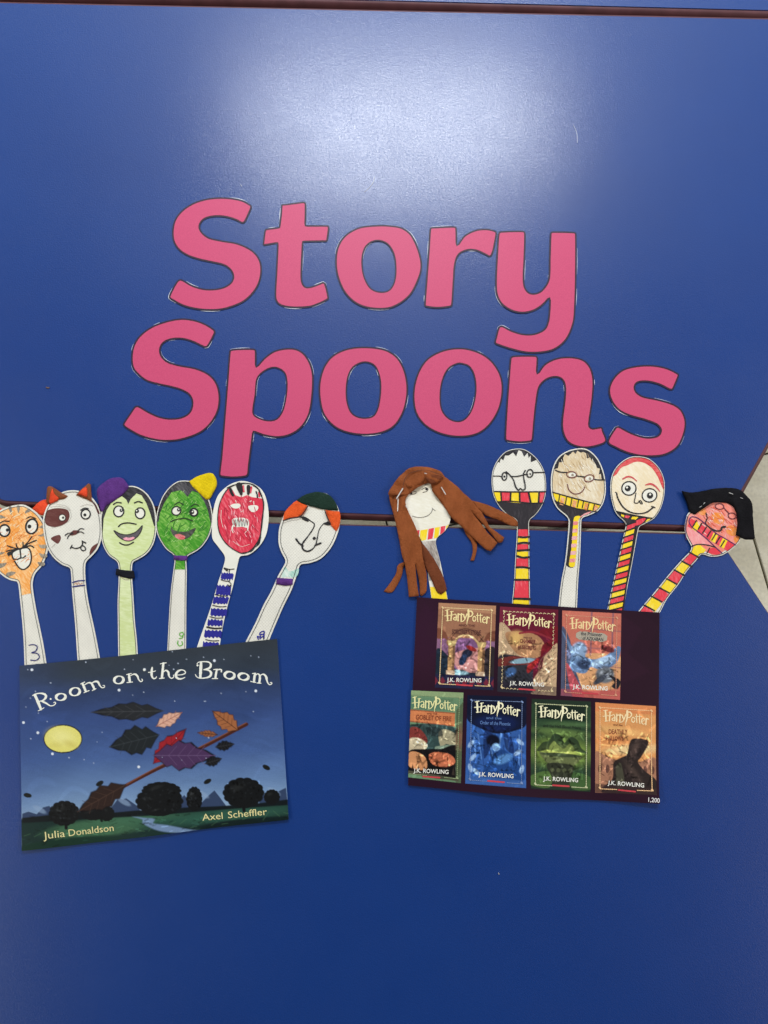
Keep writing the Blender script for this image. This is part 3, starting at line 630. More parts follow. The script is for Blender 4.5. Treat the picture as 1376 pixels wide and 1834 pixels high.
for pts in ([(562,298),(590,285),(625,285),(636,300),(615,318),(585,316)], [(690,302),(740,295),(760,305),(755,330),(725,345),(700,332)]):
    e_ = fill(t, 'eye', M_WHITE, pts, 0.0003, clip=False)
lines(t, 'eye_marks', M_WHITE, [([(600,262),(605,275)],5),([(700,270),(712,265)],5),([(728,268),(730,290)],5),([(655,335),(640,340)],3)], 0.0004)
mo = fill(t, 'mouth', M_WHITE, [(575,400),(600,385),(660,385),(690,400),(695,440),(680,455),(650,448),(600,450),(585,440)], 0.0003, clip=False)
lines(t, 'teeth_lines', ink('teeth_pencil', (130, 138, 128)), [([(580,400),(590,435),(598,395),(606,442),(616,392),(626,446),(636,392),(646,446),(655,392),(664,444),(674,398),(682,438),(688,405)],4)], 0.0005, parent=mo)
lines(t, 'fang', M_WHITE, [([(582,440),(575,470),(585,492)],[12,9,3]),([(688,440),(684,470),(668,488)],[12,9,3]),([(580,548),(640,585),(700,570)],2),([(500,330),(498,390),(512,450)],3)], 0.0004)
bl = ink('blue_marker', (36, 36, 138)); bk = []; rr_ = random.Random(8)
for (y0, y1, l, r) in [(770,815,505,588),(858,925,470,572),(938,985,448,552),(1022,1072,428,542),(1098,1140,410,512),(1172,1222,384,502),(1256,1345,370,484)]:
    pts = []; n = 9
    for j in range(n+1): pts.append((l+(r-l)*j/n+rr_.uniform(-3, 3), y0+(8 if j % 2 else -8)*rr_.uniform(.3, 1)+j*0.6))
    for j in range(n, -1, -1): pts.append((l-8+(r-l)*j/n+rr_.uniform(-3, 3), y1+(8 if j % 2 else -8)*rr_.uniform(.3, 1)+j*0.6))
    t.inner = None; fill(t, 'blue_stripe', bl, pts, 0.0003, clip=False, sm=False)
for (y, l, r) in [(742,520,590),(825,498,560),(860,545,570),(930,458,545),(1005,440,535),(1085,420,512),(1155,398,505),(1245,388,482),(1160,396,500)]:
    bk.append(([(l, y-6),((l+r)/2, y+4),(r, y+2)], 5))
bk += [([(520,740),(545,760),(538,742)],5),([(555,765),(560,745)],5),([(548,828),(570,850),(555,868)],4)]
lines(t, 'black_stripes', M_BLACK, bk)
# --- 6 long nosed face, green cap
t = spoon(D, [(1190,205),(1260,225),(1310,290),(1335,370),(1330,450),(1300,540),(1260,610),(1200,670),(1130,700),(1060,712),(1045,740),(1020,820),(990,900),(940,1000),(900,1090),(870,1160),(835,1245),(815,1300,1),(645,1300,1),(668,1258),(740,1120),(795,1000),(850,900),(900,790),(945,710),(950,680),(920,620),(903,560),(905,470),(925,400),(960,330),(1030,265),(1100,225)], 4.0,
    'tilted paper spoon with a long-nosed face, orange felt hair and dark green cap', 0.0012, 16, 0.85)
lines(t, 'features', M_BLACK, [([(1052,380),(1085,382),(1125,405),(1155,430),(1140,470),(1105,520),(1070,570),(1075,605),(1105,620),(1140,605),(1165,570),(1180,500),(1190,465),(1215,430),(1250,415)],[6,9,5,6,6,6,9,10,9,9,6,7,5,4,4,8]),([(1075,388),(1110,408)],[16,8]),([(1225,425),(1262,430),(1250,418)],[12,14,6]),([(1025,532),(1050,565),(1075,582)],9),([(1160,578),(1200,562)],10),([(1155,528),(1152,530)],18)])
fill(t, 'teal_shading', crayon('teal', (150, 196, 180), (225, 232, 222), 0.9), [(945,730),(975,760),(1010,755),(1045,740),(1035,790),(1005,805),(960,800),(925,800)], clip=False)
felt_part(t, 'hair', felt('orange_hair', (232, 92, 42)), [(1030,265),(1070,280),(1108,305),(1085,350),(1055,378),(1000,388),(935,405),(945,350),(985,300)])
felt_part(t, 'hair', felt('orange_hair', (232, 92, 42)), [(1232,330),(1290,338),(1332,340),(1338,380),(1330,440),(1308,480),(1280,450),(1250,400)])
lines(t, 'hair_line', M_BLACK, [([(1110,305),(1080,350),(1050,380),(990,390),(938,408)],6),([(1228,335),(1245,380),(1270,430)],6)], 0.0026)
felt_part(t, 'cap', felt('dark_green', (32, 52, 42)), [(1030,262),(1080,228),(1140,208),(1200,205),(1265,230),(1305,280),(1322,332),(1270,332),(1200,322),(1120,300),(1070,285)], dz=0.0013, thick=0.0016)
felt_part(t, 'neck_band', M_PURPLE_F, [(892,805),(940,810),(1005,812),(1002,855),(950,862),(885,850)], thick=0.001)
lines(t, 'handwritten_letter', bl, [([(760,1238),(752,1215),(775,1225),(770,1195),(798,1180),(800,1200),(770,1205)],8),([(770,1235),(795,1215),(798,1238),(800,1190)],8)])
# --- 7 brown felt hair
t = spoon(E, [(330,230),(420,270),(500,400),(560,500),(582,570),(570,640),(530,700),(480,740),(462,775),(468,830),(492,920),(520,1050),(545,1180),(558,1250),(568,1330,1),(432,1330,1),(425,1240),(405,1100),(385,950),(362,820),(335,760),(280,660),(215,520),(190,420),(210,320),(260,250)], 0,
    'paper spoon with a pencil face under long brown felt hair', 0.0012, 17, base=M_WHITE)
ye = crayon('scarf_yellow', (240, 208, 36), (248, 226, 110), 1.4, (0.5, 0.85)); re = crayon('scarf_red', (222, 60, 74), (238, 120, 128), 1.4, (0.48, 0.85))
t.inner = offset(t.outer, 0.4)
fill(t, 'face_wash', crayon('cream_face', (228, 222, 202), (238, 234, 220), 0.3), [(180,200),(600,200),(600,640),(330,690),(180,690)], sm=False)
for i, (x, m_) in enumerate([(300,re),(333,ye),(400,re),(452,ye),(500,re),(545,ye)]):
    x2 = [333,400,452,500,545,600][i]; yo = lambda x: 690-(x-300)*0.19
    fill(t, 'scarf_stripe', m_, [(x+3,yo(x)),(x2-3,yo(x2)),(x2-18,yo(x2)+95),(x-6,yo(x)+95)], sm=False)
fill(t, 'grey_scribble', crayon('graphite', (128, 116, 108), (205, 198, 188), 1.2, (0.38, 0.62), 300, stretch=12), [(345,780),(480,770),(500,1000),(530,1100),(400,1100),(370,900)], sm=False)
fill(t, 'yellow_block', ye, [(380,1150),(600,1160),(600,1400),(380,1400)], sm=False)
lines(t, 'pencil_face', ink('thin_pencil', (92, 84, 80)), [([(270,572),(320,584),(380,575),(420,548),(435,515)],4),([(430,505),(458,530)],3),([(245,372),(275,368),(303,375),(290,390),(255,398)],4),([(345,355),(380,338),(400,352),(385,370),(355,378)],4),([(370,318),(400,310)],3)])
lines(t, 'pupil', M_BLACK, [([(258,384),(260,385)],16),([(384,350),(386,351)],16)])
hb = felt('hair_brown', (142, 78, 42), 0.2); hbd = felt('hair_brown_dark', (112, 60, 36), 0.2)
fold = lambda p: 0.0012*np.sin(p[:, 0]*0.21+p[:, 1]*0.05)
felt_part(t, 'hair_strip', hb, [(750,443),(850,468),(950,508),(1050,558),(1125,608),(1132,655),(1080,652),(980,605),(880,570),(800,510)], dz=0.0008)
felt_part(t, 'hair_strip', hb, [(690,680),(735,700),(790,770),(797,850),(775,938),(745,938),(765,860),(755,790),(715,730)], dz=0.0004)
felt_part(t, 'hair_strip', hb, [(205,945),(150,975),(135,1040),(98,1105),(35,1190),(100,1197),(150,1130),(185,1050),(195,990),(215,965)], dz=0.0004)
felt_part(t, 'hair_strip', hbd, [(338,780),(380,830),(430,900),(490,1000),(530,1090),(553,1175),(505,1215),(470,1190),(410,1060),(365,960),(345,880)], dz=0.0012)
lp_ = felt_part(t, 'hair_panel', hb, [(78,400),(110,345),(180,290),(240,270),(250,360),(214,440),(222,500),(265,600),(310,700),(340,790),(352,900),(370,980),(387,1060),(383,1190),(345,1228),(332,1215),(325,1110),(292,955,1),(305,1100),(322,1228),(240,1235),(228,1100),(205,960),(180,880),(160,760),(125,600),(92,480)], dz=0.0026, thick=0.0022, extra=fold)
rp_ = felt_part(t, 'hair_panel', hb, [(420,300),(480,262),(540,258),(620,320),(700,395),(760,455),(830,540),(880,620),(900,660),(960,705),(1020,748),(1002,786),(968,788),(900,700),(745,525,1),(870,690),(965,795),(908,862),(870,845),(790,775),(720,710),(650,640),(580,575),(540,510),(480,430),(435,370)], dz=0.0024, thick=0.002, extra=fold)
cw_ = felt_part(t, 'hair_crown', hb, [(72,392),(90,350),(130,290),(200,215),(270,177),(350,170),(430,183),(500,212),(535,252),(500,285),(445,320),(410,300),(340,325),(270,370),(225,400),(150,405),(80,412)], dz=0.0042, thick=0.0026, extra=lambda p: 0.0016*np.sin(p[:, 0]*0.1-p[:, 1]*0.22))
lines(t, 'hair_fold', ink('fold_line_brown', (84, 44, 26)), [([(190,345),(205,280),(240,235),(300,212),(380,205),(470,232),(520,250)],[2,5,4,5,3,5,2])], 0.0068, parent=cw_)  # dark brown line drawn along the crown's fold
felt_part(t, 'hair_fringe', hb, [(235,265),(300,222),(365,215),(372,255),(350,300),(300,330),(240,345),(215,320)], dz=0.0056, thick=0.002)
felt_part(t, 'hair_fringe', hbd, [(372,262),(430,240),(500,248),(520,262),(470,300),(430,318),(395,300)], dz=0.0054, thick=0.0016)
for par, dz_, sg in ((lp_, 0.0046, [(192,350),(137,438)]), (lp_, 0.0046, [(152,435),(147,540)]), (lp_, 0.0042, [(212,490),(228,515)]), (rp_, 0.0044, [(502,340),(540,403)]), (cw_, 0.0072, [(365,232),(385,236)])):
    t.wires('staple', M_STAPLE, [E(sg)], 0.0006 if sg[0][0] != 192 else 0.00075, dz_+0.0012, parent=par)
# --- 8 round glasses, white face
def face8():
    t = spoon(E, [(1140,18),(1210,35),(1290,100),(1345,190),(1365,290),(1360,400),(1330,490),(1280,560),(1235,600),(1225,640),(1228,750),(1228,900),(1232,1100),(1236,1290),(1240,1350,1),(1084,1350,1),(1088,1285),(1105,1100),(1115,900),(1125,760),(1128,640),(1120,600),(1050,560),(980,490),(935,400),(920,300),(928,200),(970,110),(1040,40)], 1.7,
        'paper spoon with a white face in glasses above a black neck and striped handle', 0.0009, 18, 0.9)
    spk = [(930,150),(960,60),(1140,0),(1300,60),(1330,180),(1290,110),(1240,130),(1240,75),(1222,95),(1215,52),(1185,85),(1165,40),(1140,30),(1120,82),(1095,50),(1060,75),(1030,75),(1015,115),(995,100),(985,135),(965,120)]
    fill(t, 'spiky_hair', crayon('black_hair', (40, 38, 42)), spk, sm=False)
    fill(t, 'black_neck', crayon('black_neck', (46, 42, 46), (74, 68, 72), 1.5, (0.5, 0.85)), [(800,455),(980,450),(1150,465),(1345,465),(1500,455),(1500,680),(800,680)], 0.0003, sm=False)
    bx = [(900,995,ye),(995,1072,re),(1072,1150,ye),(1150,1228,re),(1228,1305,ye),(1305,1400,re)]
    for a, b_, m_ in bx: fill(t, 'scarf_stripe', m_, [(a+3,372),(b_-3,374),(b_+2,470),(a+8,468)], 0.0002, sm=False)
    yy = [(675,735,re),(748,785,ye),(800,845,re),(860,905,ye),(915,990,re),(1000,1085,ye),(1100,1240,re),(1255,1400,ye)]
    for a, b_, m_ in yy: fill(t, 'handle_stripe', m_, [(1000,a),(1300,a+4),(1300,b_+2),(1000,b_)], 0.0002, sm=False)
    lines(t, 'marker_lines', M_BLACK, [([(932,243),(980,244),(1005,248)],6),([(1075,246),(1130,246),(1190,232),(1215,230)],8),([(1262,215),(1310,214),(1352,213)],8),(ell(1024,246,20,32,0.1),8,True),(ell(1232,222,25,32,0.2),9,True),([(1038,210),(1058,225),(1085,255),(1102,285),(1115,330),(1140,360),(1155,345),(1170,358),(1192,350),(1192,310),(1182,262),(1180,225),(1195,198)],[10,9,7,8,10,10,9,9,9,9,8,8,10]),
        ([(940,370),(1100,374),(1365,372)],9),([(965,455),(1080,450),(1230,465),(1350,464)],8),([(995,378),(1000,450)],10),([(1076,378),(1072,450)],12),([(1148,378),(1150,455)],12),([(1222,378),(1240,462)],12),([(1308,378),(1304,462)],12),
        ([(1138,742),(1180,746),(1228,742)],13),([(1135,798),(1180,790),(1228,794)],14),([(1130,856),(1180,852),(1228,848)],14),([(1125,898),(1175,912),(1228,908)],13),([(1120,992),(1180,990),(1228,998)],13),([(1112,1094),(1228,1094)],13),([(1102,1248),(1236,1252)],15)])
    lines(t, 'pupil', M_BLACK, [([(1024,248),(1025,249)],14),([(1234,226),(1236,227)],10)])
face8()
# --- 9 tan face, glasses
t = spoon(F, [(240,45),(290,60),(340,110),(375,190),(388,280),(378,360),(345,420),(290,450),(245,470),(238,520),(232,700),(222,850),(215,1003),(213,1045,1),(98,1045,1),(103,998),(120,850),(140,740),(155,600),(162,480),(140,450),(95,410),(65,350),(55,260),(65,170),(100,100),(160,60)], 2.6,
    'paper spoon with a tan shaded face, brown glasses and plain white lower handle', 0.0012, 19, 0.9)
fill(t, 'tan_face', crayon('tan', (212, 190, 152), (232, 222, 198), 1.2, (0.40, 0.72)), [(0,0),(500,0),(500,400),(350,390),(60,310),(0,300)], sm=False)
scribble(t, ink('tan_deep', (190, 160, 118)), (222, 215, 150, 150), 44, 1.1, 60, 4, 7, 0.00018); scribble(t, ink('tan_pale', (238, 228, 208)), (222, 215, 150, 150), 45, 1.0, 50, 4, 8, 0.0002)
fill(t, 'black_hair', crayon('black_hair', (40, 38, 42)), [(60,180),(80,80),(240,30),(340,90),(400,240),(362,238),(358,200),(345,205),(352,170),(335,165),(325,140),(310,128),(290,100),(275,108),(268,75),(250,68),(235,72),(215,60),(205,80),(190,65),(160,92),(140,80),(128,105),(132,130),(105,130),(98,165)], 0.0003, sm=False)
fill(t, 'black_collar', crayon('black_neck', (46, 42, 46)), [(60,345),(100,372),(160,395),(230,412),(300,432),(270,445),(230,460),(212,470),(196,760),(146,748),(160,560),(155,470),(100,420)], 0.0003, sm=True)
fill(t, 'scarf_band', ye, [(62,312),(200,352),(352,392),(340,432),(200,408),(90,370)], 0.0002, sm=False)
for x in (118, 190, 262, 318): fill(t, 'scarf_stripe', crayon('scarf_orange', (222, 142, 70)), [(x,330+(x-60)*0.24-2),(x+22,336+(x-60)*0.24-2),(x+12,378+(x-60)*0.24),(x-10,372+(x-60)*0.24)], 0.00045, sm=False)
lines(t, 'scarf_lines', M_BLACK, [([(66,312),(200,350),(355,390)],6),([(86,368),(200,408),(300,425),(335,432)],5)]+[([(x, 322+(x-75)*0.27),(x-8, 372+(x-75)*0.2)],5) for x in (108,150,182,222,252,285,318)])
fill(t, 'hanging_scarf', ye, [(198,462),(235,458),(222,480),(200,758),(165,756),(180,640),(188,520)], 0.00045)
for i in range(6): fill(t, 'scarf_stripe', crayon('scarf_pink', (226, 130, 128)), [(190-i*4,490+i*45),(218-i*3,488+i*45),(216-i*3,510+i*45),(188-i*4,512+i*45)], 0.0006, sm=False)
fill(t, 'scarf_knot', crayon('scarf_pink', (226, 130, 128)), [(230,462),(262,440),(298,430),(270,452),(240,466)], 0.0006)
bp_ = ink('brown_pen', (112, 56, 56))
lines(t, 'glasses_arms', M_BLACK, [([(82,178),(110,190),(150,193)],6),([(212,214),(260,220)],6),([(318,235),(350,238),(380,238)],6)])
lines(t, 'glasses', bp_, [(ell(180,206,30,19,0.1),6,True),(ell(286,228,30,21,-0.3),6,True)])
for cx, cy in ((183,206),(288,228)): fill(t, 'eye', M_WHITE, ell(cx,cy,22,13), 0.0004, clip=False); fill(t, 'pupil', M_GREY, ell(cx+3,cy+2,8,8), 0.0006, clip=False)
lines(t, 'smile', bp_, [([(155,265),(165,300),(195,322),(230,318),(252,298),(258,280)],6)])
# --- 10 red hair, big smile
t = spoon(F, [(580,95),(650,110),(710,165),(742,240),(742,330),(720,410),(680,470),(620,505),(590,525),(570,620),(545,760),(520,890),(497,1020),(490,1068,1),(393,1068,1),(400,1020),(430,880),(460,740),(490,600),(510,510),(500,490),(450,440),(425,370),(415,290),(425,210),(460,150),(520,105)], 1.8,
    'paper spoon with red hair, wide eyes, a big smile and slanting tie stripes', 0.0012, 20, 0.9)
fill(t, 'cream_face', crayon('cream', (230, 212, 176), (240, 230, 208), 0.9, (0.38, 0.72)), [(380,60),(780,60),(780,470),(650,468),(460,430),(380,420)], sm=False)
fill(t, 'red_hair', crayon('red_hair', (208, 62, 66), (226, 120, 116), 0.2), [(420,215),(430,130),(520,70),(650,80),(780,180),(760,300),(735,292),(700,215),(665,165),(620,135),(570,128),(520,148),(480,165),(450,205)], 0.0003)
eye(t, 527, 289, 43, 41, 520, 289, 18, 0, 6, hole=(-5, -5)); eye(t, 652, 331, 45, 40, 655, 332, 19, -0.2, 6, hole=(0, -6))
lines(t, 'brow', ink('red_pencil', (204, 78, 82)), [([(490,232),(520,218),(550,225),(575,245)],[8,11,8,4]),([(628,268),(660,262),(690,278),(715,308)],[6,13,9,3])])
lines(t, 'features', M_BLACK, [([(570,318),(565,345),(560,375),(580,378),(590,368),(600,382),(610,382),(598,362),(588,365)],5),([(445,312),(455,318)],5),([(452,318),(460,350),(490,400),(530,430),(580,442),(630,435),(665,412),(678,402)],7),([(665,398),(685,405)],6)])
fill(t, 'dark_collar', crayon('black_neck', (46, 42, 46)), [(440,425),(520,448),(670,470),(640,500),(600,520),(590,525),(560,700),(497,1030),(488,1080),(475,1060),(560,540),(540,520),(500,495),(470,455)], 0.0002)
tie = [(0,515,520,655,495,re),(1,560,508,535,558,ye)]
def tq(i): # alternating slanted stripes down the handle
    y = 500+i*37; xl = 512-(y-500)*0.212; xr = 575-(y-500)*0.15-8
    return xl, xr, y
for i in range(17):
    xl, xr, y = tq(i); fill(t, 'tie_stripe', ye if i % 2 else re, [(xl+2,y+16),(xr,y-6),(xr-5,y+22),(xl-6,y+46)], 0.0004, sm=False)
lines(t, 'tie_lines', M_BLACK, [([(tq(i)[0]-6, tq(i)[2]+14),(tq(i)[1]+3, tq(i)[2]-9)], 7) for i in range(17)]+[([(575,530),(550,660),(520,830),(492,1030),(487,1062)],7),([(452,428),(560,452),(668,470)],6)], 0.0006)
fill(t, 'tie_knot', re, [(520,515),(560,490),(610,470),(630,472),(600,505),(560,515)], 0.00045)
for p in ([(480,445),(500,452),(495,465),(480,455)], [(548,460),(585,462),(570,478),(540,475)], [(640,475),(660,472),(640,495),(625,495)]): fill(t, 'collar_patch', ye, p, 0.00045, sm=False)
fill(t, 'collar_patch', re, [(505,452),(535,456),(525,470),(500,466)], 0.00045, sm=False)
# --- 11 black felt hair
t = spoon(F, [(880,450),(865,530),(875,580),(905,640),(898,670),(850,720),(780,800),(700,900),(640,970),(592,1028),(556,1070,1),(680,1090,1),(718,1040),(760,960),(830,870),(880,790),(940,720),(968,688),(1030,702),(1100,690),(1170,640),(1205,590),(1215,500),(1190,420),(1120,370),(1040,365),(960,390),(905,425)], 2.2,
    'tilted paper spoon with a pink and orange face under black felt hair', 0.0014, 21, 0.9)
fill(t, 'pink_face', crayon('pink_orange', (232, 128, 108), (238, 168, 160), 0.9, (0.42, 0.7), 160), [(800,300),(1300,300),(1300,660),(1150,640),(1050,700),(930,640),(870,640),(800,600)], sm=False)
for c_, rr in (((1065,470),42),((1150,545),38),((970,430),26),((1185,600),25)): fill(t, 'orange_shading', crayon('orange2', (232, 132, 50), (238, 165, 110), 0.9, (0.4, 0.7), 200), ell(c_[0], c_[1], rr, rr*0.8, 0.5), 0.00025)
scribble(t, ink('pale_pink_gap', (246, 196, 186)), (1060, 500, 125, 100), 40, 0.9, 30, 5, 9, 0.0003); scribble(t, ink('deep_coral', (216, 92, 70)), (1060, 500, 125, 110), 40, 0.7, 40, 5, 10, 0.00028)
fill(t, 'pink_chin', crayon('pink', (234, 142, 142), (240, 176, 172), 1.2), [(880,520),(905,525),(980,585),(1045,640),(1000,632),(930,635),(905,650),(870,600)], 0.0003)
sc_ = [(890,478),(912,458),(945,470),(1000,520),(1060,570),(1120,602),(1172,632),(1130,668),(1090,680),(1050,640),(980,580),(905,522)]
for i in range(10):
    a0 = (903+i*27.5, 470+i*17); b0 = (903+i*27.5-22, 470+i*17+48); a1 = (903+(i+1)*27.5, 470+(i+1)*17); b1 = (a1[0]-22, a1[1]+48)
    fill(t, 'scarf_stripe', re if i % 3 == 0 or i % 3 == 2 and i > 6 else ye if i % 2 else re, [a0, a1, b1, b0], 0.0004, sm=False)
pl = ink('purple_pen', (88, 34, 88))
lines(t, 'scarf_lines', pl, [([(905,522),(890,490),(905,462),(945,470),(1000,515),(1060,565),(1120,600),(1172,632)],6),([(905,522),(980,580),(1045,640),(1092,682)],6),([(872,600),(868,520),(880,460)],4)], 0.0006)
lines(t, 'marker_lines', M_BLACK, [([(x, y),(x-22, y+36)], 6) for x, y in ((935,484),(968,500),(995,524),(1022,546),(1050,566),(1076,585),(1105,605))]+[([(992,438),(1000,470),(990,500),(1020,530),(1050,545),(1080,545),(1090,525),(1108,522)],[5,5,5,6,8,7,9,10])], 0.0007)
lines(t, 'glasses', ink('plum_pen', (96, 30, 46)), [(ell(1075,399,26,17,0.1),5,True),(ell(1150,456,24,18,0.2),5,True),([(1098,402),(1112,420),(1130,440)],5),([(1172,462),(1185,478)],5)], 0.0007)
pa, pb = np.array((968.,640.)), np.array((610.,1060.)); dd = (pb-pa)/np.linalg.norm(pb-pa); nn = np.array((-dd[1], dd[0]))
for i in range(8):
    a = pa+dd*(i*70); b_ = pa+dd*(i*70+66); wl = 34+i*1.5
    fill(t, 'handle_stripe', ye if i % 2 == 0 and i else (ye if i == 0 else re), [tuple(a-nn*wl), tuple(a+nn*wl), tuple(b_+nn*wl), tuple(b_-nn*wl)], 0.0003, sm=False)
lines(t, 'handle_lines', M_BLACK, [([tuple(pa+dd*(i*70-2)+nn*34+dd*8), tuple(pa+dd*(i*70-2)-nn*36-dd*8)], 7) for i in range(1, 8)]+[([(905,640),(945,628),(1000,632),(1050,645)],5),([(1000,680),(1015,650)],5)], 0.0006)
fill(t, 'scarf_end', re, [(1015,655),(1050,650),(1085,678),(1060,690),(1010,678)], 0.0004)
hr = felt_part(t, 'hair', felt('black_hair', (22, 21, 24), 0.3), [(846,308),(900,315),(960,308),(1020,296),(1080,288),(1140,288),(1190,300),(1240,340),(1270,385),(1276,480),(1287,590),(1280,598),(1230,597),(1172,572),(1182,500),(1172,430),(1145,388),(1095,376),(1030,378),(975,412),(925,448),(895,430),(882,385),(862,340)], dz=0.0022, thick=0.003, extra=lambda p: 0.001*np.sin(p[:, 0]*0.12))
t.wires('staple', M_STAPLE, [F([(1122,319),(1147,328)])], 0.0004, 0.0045, parent=hr); t.wires('staple', M_STAPLE, [F([(1190,348),(1206,354)])], 0.0003, 0.0042, parent=hr)
t.wires('staple', M_STAPLE, [F([(945,408),(960,398)]), F([(968,388),(980,378)])], 0.0002, 0.0042, parent=hr)

# ------------------------------------------------------------------ posters
def sst(a, b, x): t_ = np.clip((x-a)/(b-a), 0, 1); return t_*t_*(3-2*t_)
class Paint:
    """colours a sheet's points; x, y in the close-up coordinates the print was measured in"""
    def __init__(s, x, y, rgb): s.x = x; s.y = y; s.c = np.tile(np.array(lin(*rgb)), (len(x), 1)); s.rnd = random.Random(4)
    def mix(s, m, rgb):
        s.c = s.c*(1-m[:, None])+np.array(lin(*rgb))*m[:, None]
    def vgrad(s, stops):
        ys = [a for a, _ in stops]; cs = np.array([lin(*c) for _, c in stops])
        s.c = np.stack([np.interp(s.y, ys, cs[:, k]) for k in range(3)], 1)
    def ell(s, cx, cy, rx, ry, rgb, soft=0.15, rot=0.0, a=1.0):
        soft = soft if soft > 0.75 else soft*0.45; dx, dy = s.x-cx, s.y-cy; c, q = math.cos(rot), math.sin(rot); u = (dx*c+dy*q)/rx; v = (-dx*q+dy*c)/ry
        s.mix(a*(1-sst(1-soft, 1+soft, np.hypot(u, v))), rgb)
    def poly(s, pts, rgb, a=1.0, sm=False, soft=1.5):
        lp = smooth(pts, True, 10) if sm else np.array(pts, float)
        lo = lp.min(0)-6; hi = lp.max(0)+6; idx = np.where((s.x > lo[0]) & (s.x < hi[0]) & (s.y > lo[1]) & (s.y < hi[1]))[0]
        if not len(idx): return
        q = np.stack([s.x[idx], s.y[idx]], 1); ins = inside(q, lp); d = dist_loops(q, [lp]); d = np.where(ins, d, -d)
        m = np.zeros(len(s.x)); m[idx] = a*sst(-soft, soft, d); s.mix(m, rgb)
    def tex(s, amp, lam, seed, sx=1.0, sy=1.0):
        r = np.random.RandomState(seed); z = np.zeros(len(s.x))
        for k in range(10):
            l_ = lam*0.75**k; a, b = r.randn(2); z += np.sin((s.x*sx*a+s.y*sy*b)*6.28/l_+r.rand()*6.28)*0.8**k
        s.c = np.clip(s.c*(1+amp*z[:, None]/2.0), 0.0, 1)
    def dabs(s, n, lo, hi, seed, ln=26, wd=(3, 7), amp=0.5, ang=None):
        """short brush marks that lighten or darken the paint under them"""
        r = random.Random(seed)
        for _ in range(n):
            cx, cy = r.uniform(lo[0], hi[0]), r.uniform(lo[1], hi[1]); a = r.uniform(0, 3.14) if ang is None else ang+r.uniform(-.35, .35)
            l_ = r.uniform(.4, 1)*ln; w = r.uniform(*wd); u = (s.x-cx)*math.cos(a)+(s.y-cy)*math.sin(a); v = -(s.x-cx)*math.sin(a)+(s.y-cy)*math.cos(a)+u*u*r.uniform(-.01, .01)
            m = (1-sst(.7, 1, np.abs(u)/l_))*(1-sst(.5, 1.1, np.abs(v)/w)); f = r.choice([1-amp*r.uniform(.4, 1), 1+amp*r.uniform(.5, 1.6)])
            s.c = np.clip(s.c*(1+(f-1)*m[:, None]), 0, 1)
    def line(s, pts, wd, rgb, a=1.0):
        P = smooth(pts, False, 12); d = np.full(len(s.x), 1e9)
        lo = P.min(0)-wd-4; hi = P.max(0)+wd+4; idx = np.where((s.x > lo[0]) & (s.x < hi[0]) & (s.y > lo[1]) & (s.y < hi[1]))[0]
        if not len(idx): return
        q = np.stack([s.x[idx], s.y[idx]], 1); dd_ = np.full(len(idx), 1e9)
        for i in range(len(P)-1):
            ab = P[i+1]-P[i]; t_ = np.clip(((q-P[i])@ab)/(ab@ab+1e-9), 0, 1); dd_ = np.minimum(dd_, np.hypot(*(q-P[i]-t_[:, None]*ab).T))
        m = np.zeros(len(s.x)); m[idx] = a*(1-sst(wd/2-1.2, wd/2+1.2, dd_)); s.mix(m, rgb)

def poster(name, label, corners, top_wave, bot_wave, nu, nv, hf, paint, inv):
    c = np.array(corners, float); it = Item(name, label, 'poster', c.mean(0), hf)
    u, v = np.meshgrid(np.linspace(0, 1, nu), np.linspace(0, 1, nv)); u = u.ravel(); v = v.ravel()
    P = (c[0]*((1-u)*(1-v))[:, None]+c[1]*(u*(1-v))[:, None]+c[2]*(u*v)[:, None]+c[3]*((1-u)*v)[:, None])
    P[:, 1] += bot_wave(u)*v+top_wave(u)*(1-v)
    z = hf(P); V = it.xyz(P, z); n = len(V)
    idx = np.arange(nu*nv).reshape(nv, nu)
    Fc = np.stack([idx[:-1, :-1].ravel(), idx[1:, :-1].ravel(), idx[1:, 1:].ravel(), idx[:-1, 1:].ravel()], 1).tolist()
    ring = list(idx[0, :])+list(idx[1:, -1])+list(idx[-1, -2::-1])+list(idx[-2:0:-1, 0])
    V = np.vstack([V, V[ring]-[0, 0, 0.0003]]); m = len(ring)
    Fc += [(ring[i], ring[(i+1) % m], n+(i+1) % m, n+i) for i in range(m)]
    q = inv(P); pt = paint(q[:, 0], q[:, 1])**1.12*0.93
    ob = it.mesh('sheet', V, Fc, attrmat('poster_print'), None)
    ca = ob.data.color_attributes.new('Col', 'FLOAT_COLOR', 'POINT')
    col = np.ones((len(V), 4)); col[:n, :3] = pt; col[n:, :3] = 0.7
    ca.data.foreach_set('color', col.ravel().astype(np.float32))
    return it

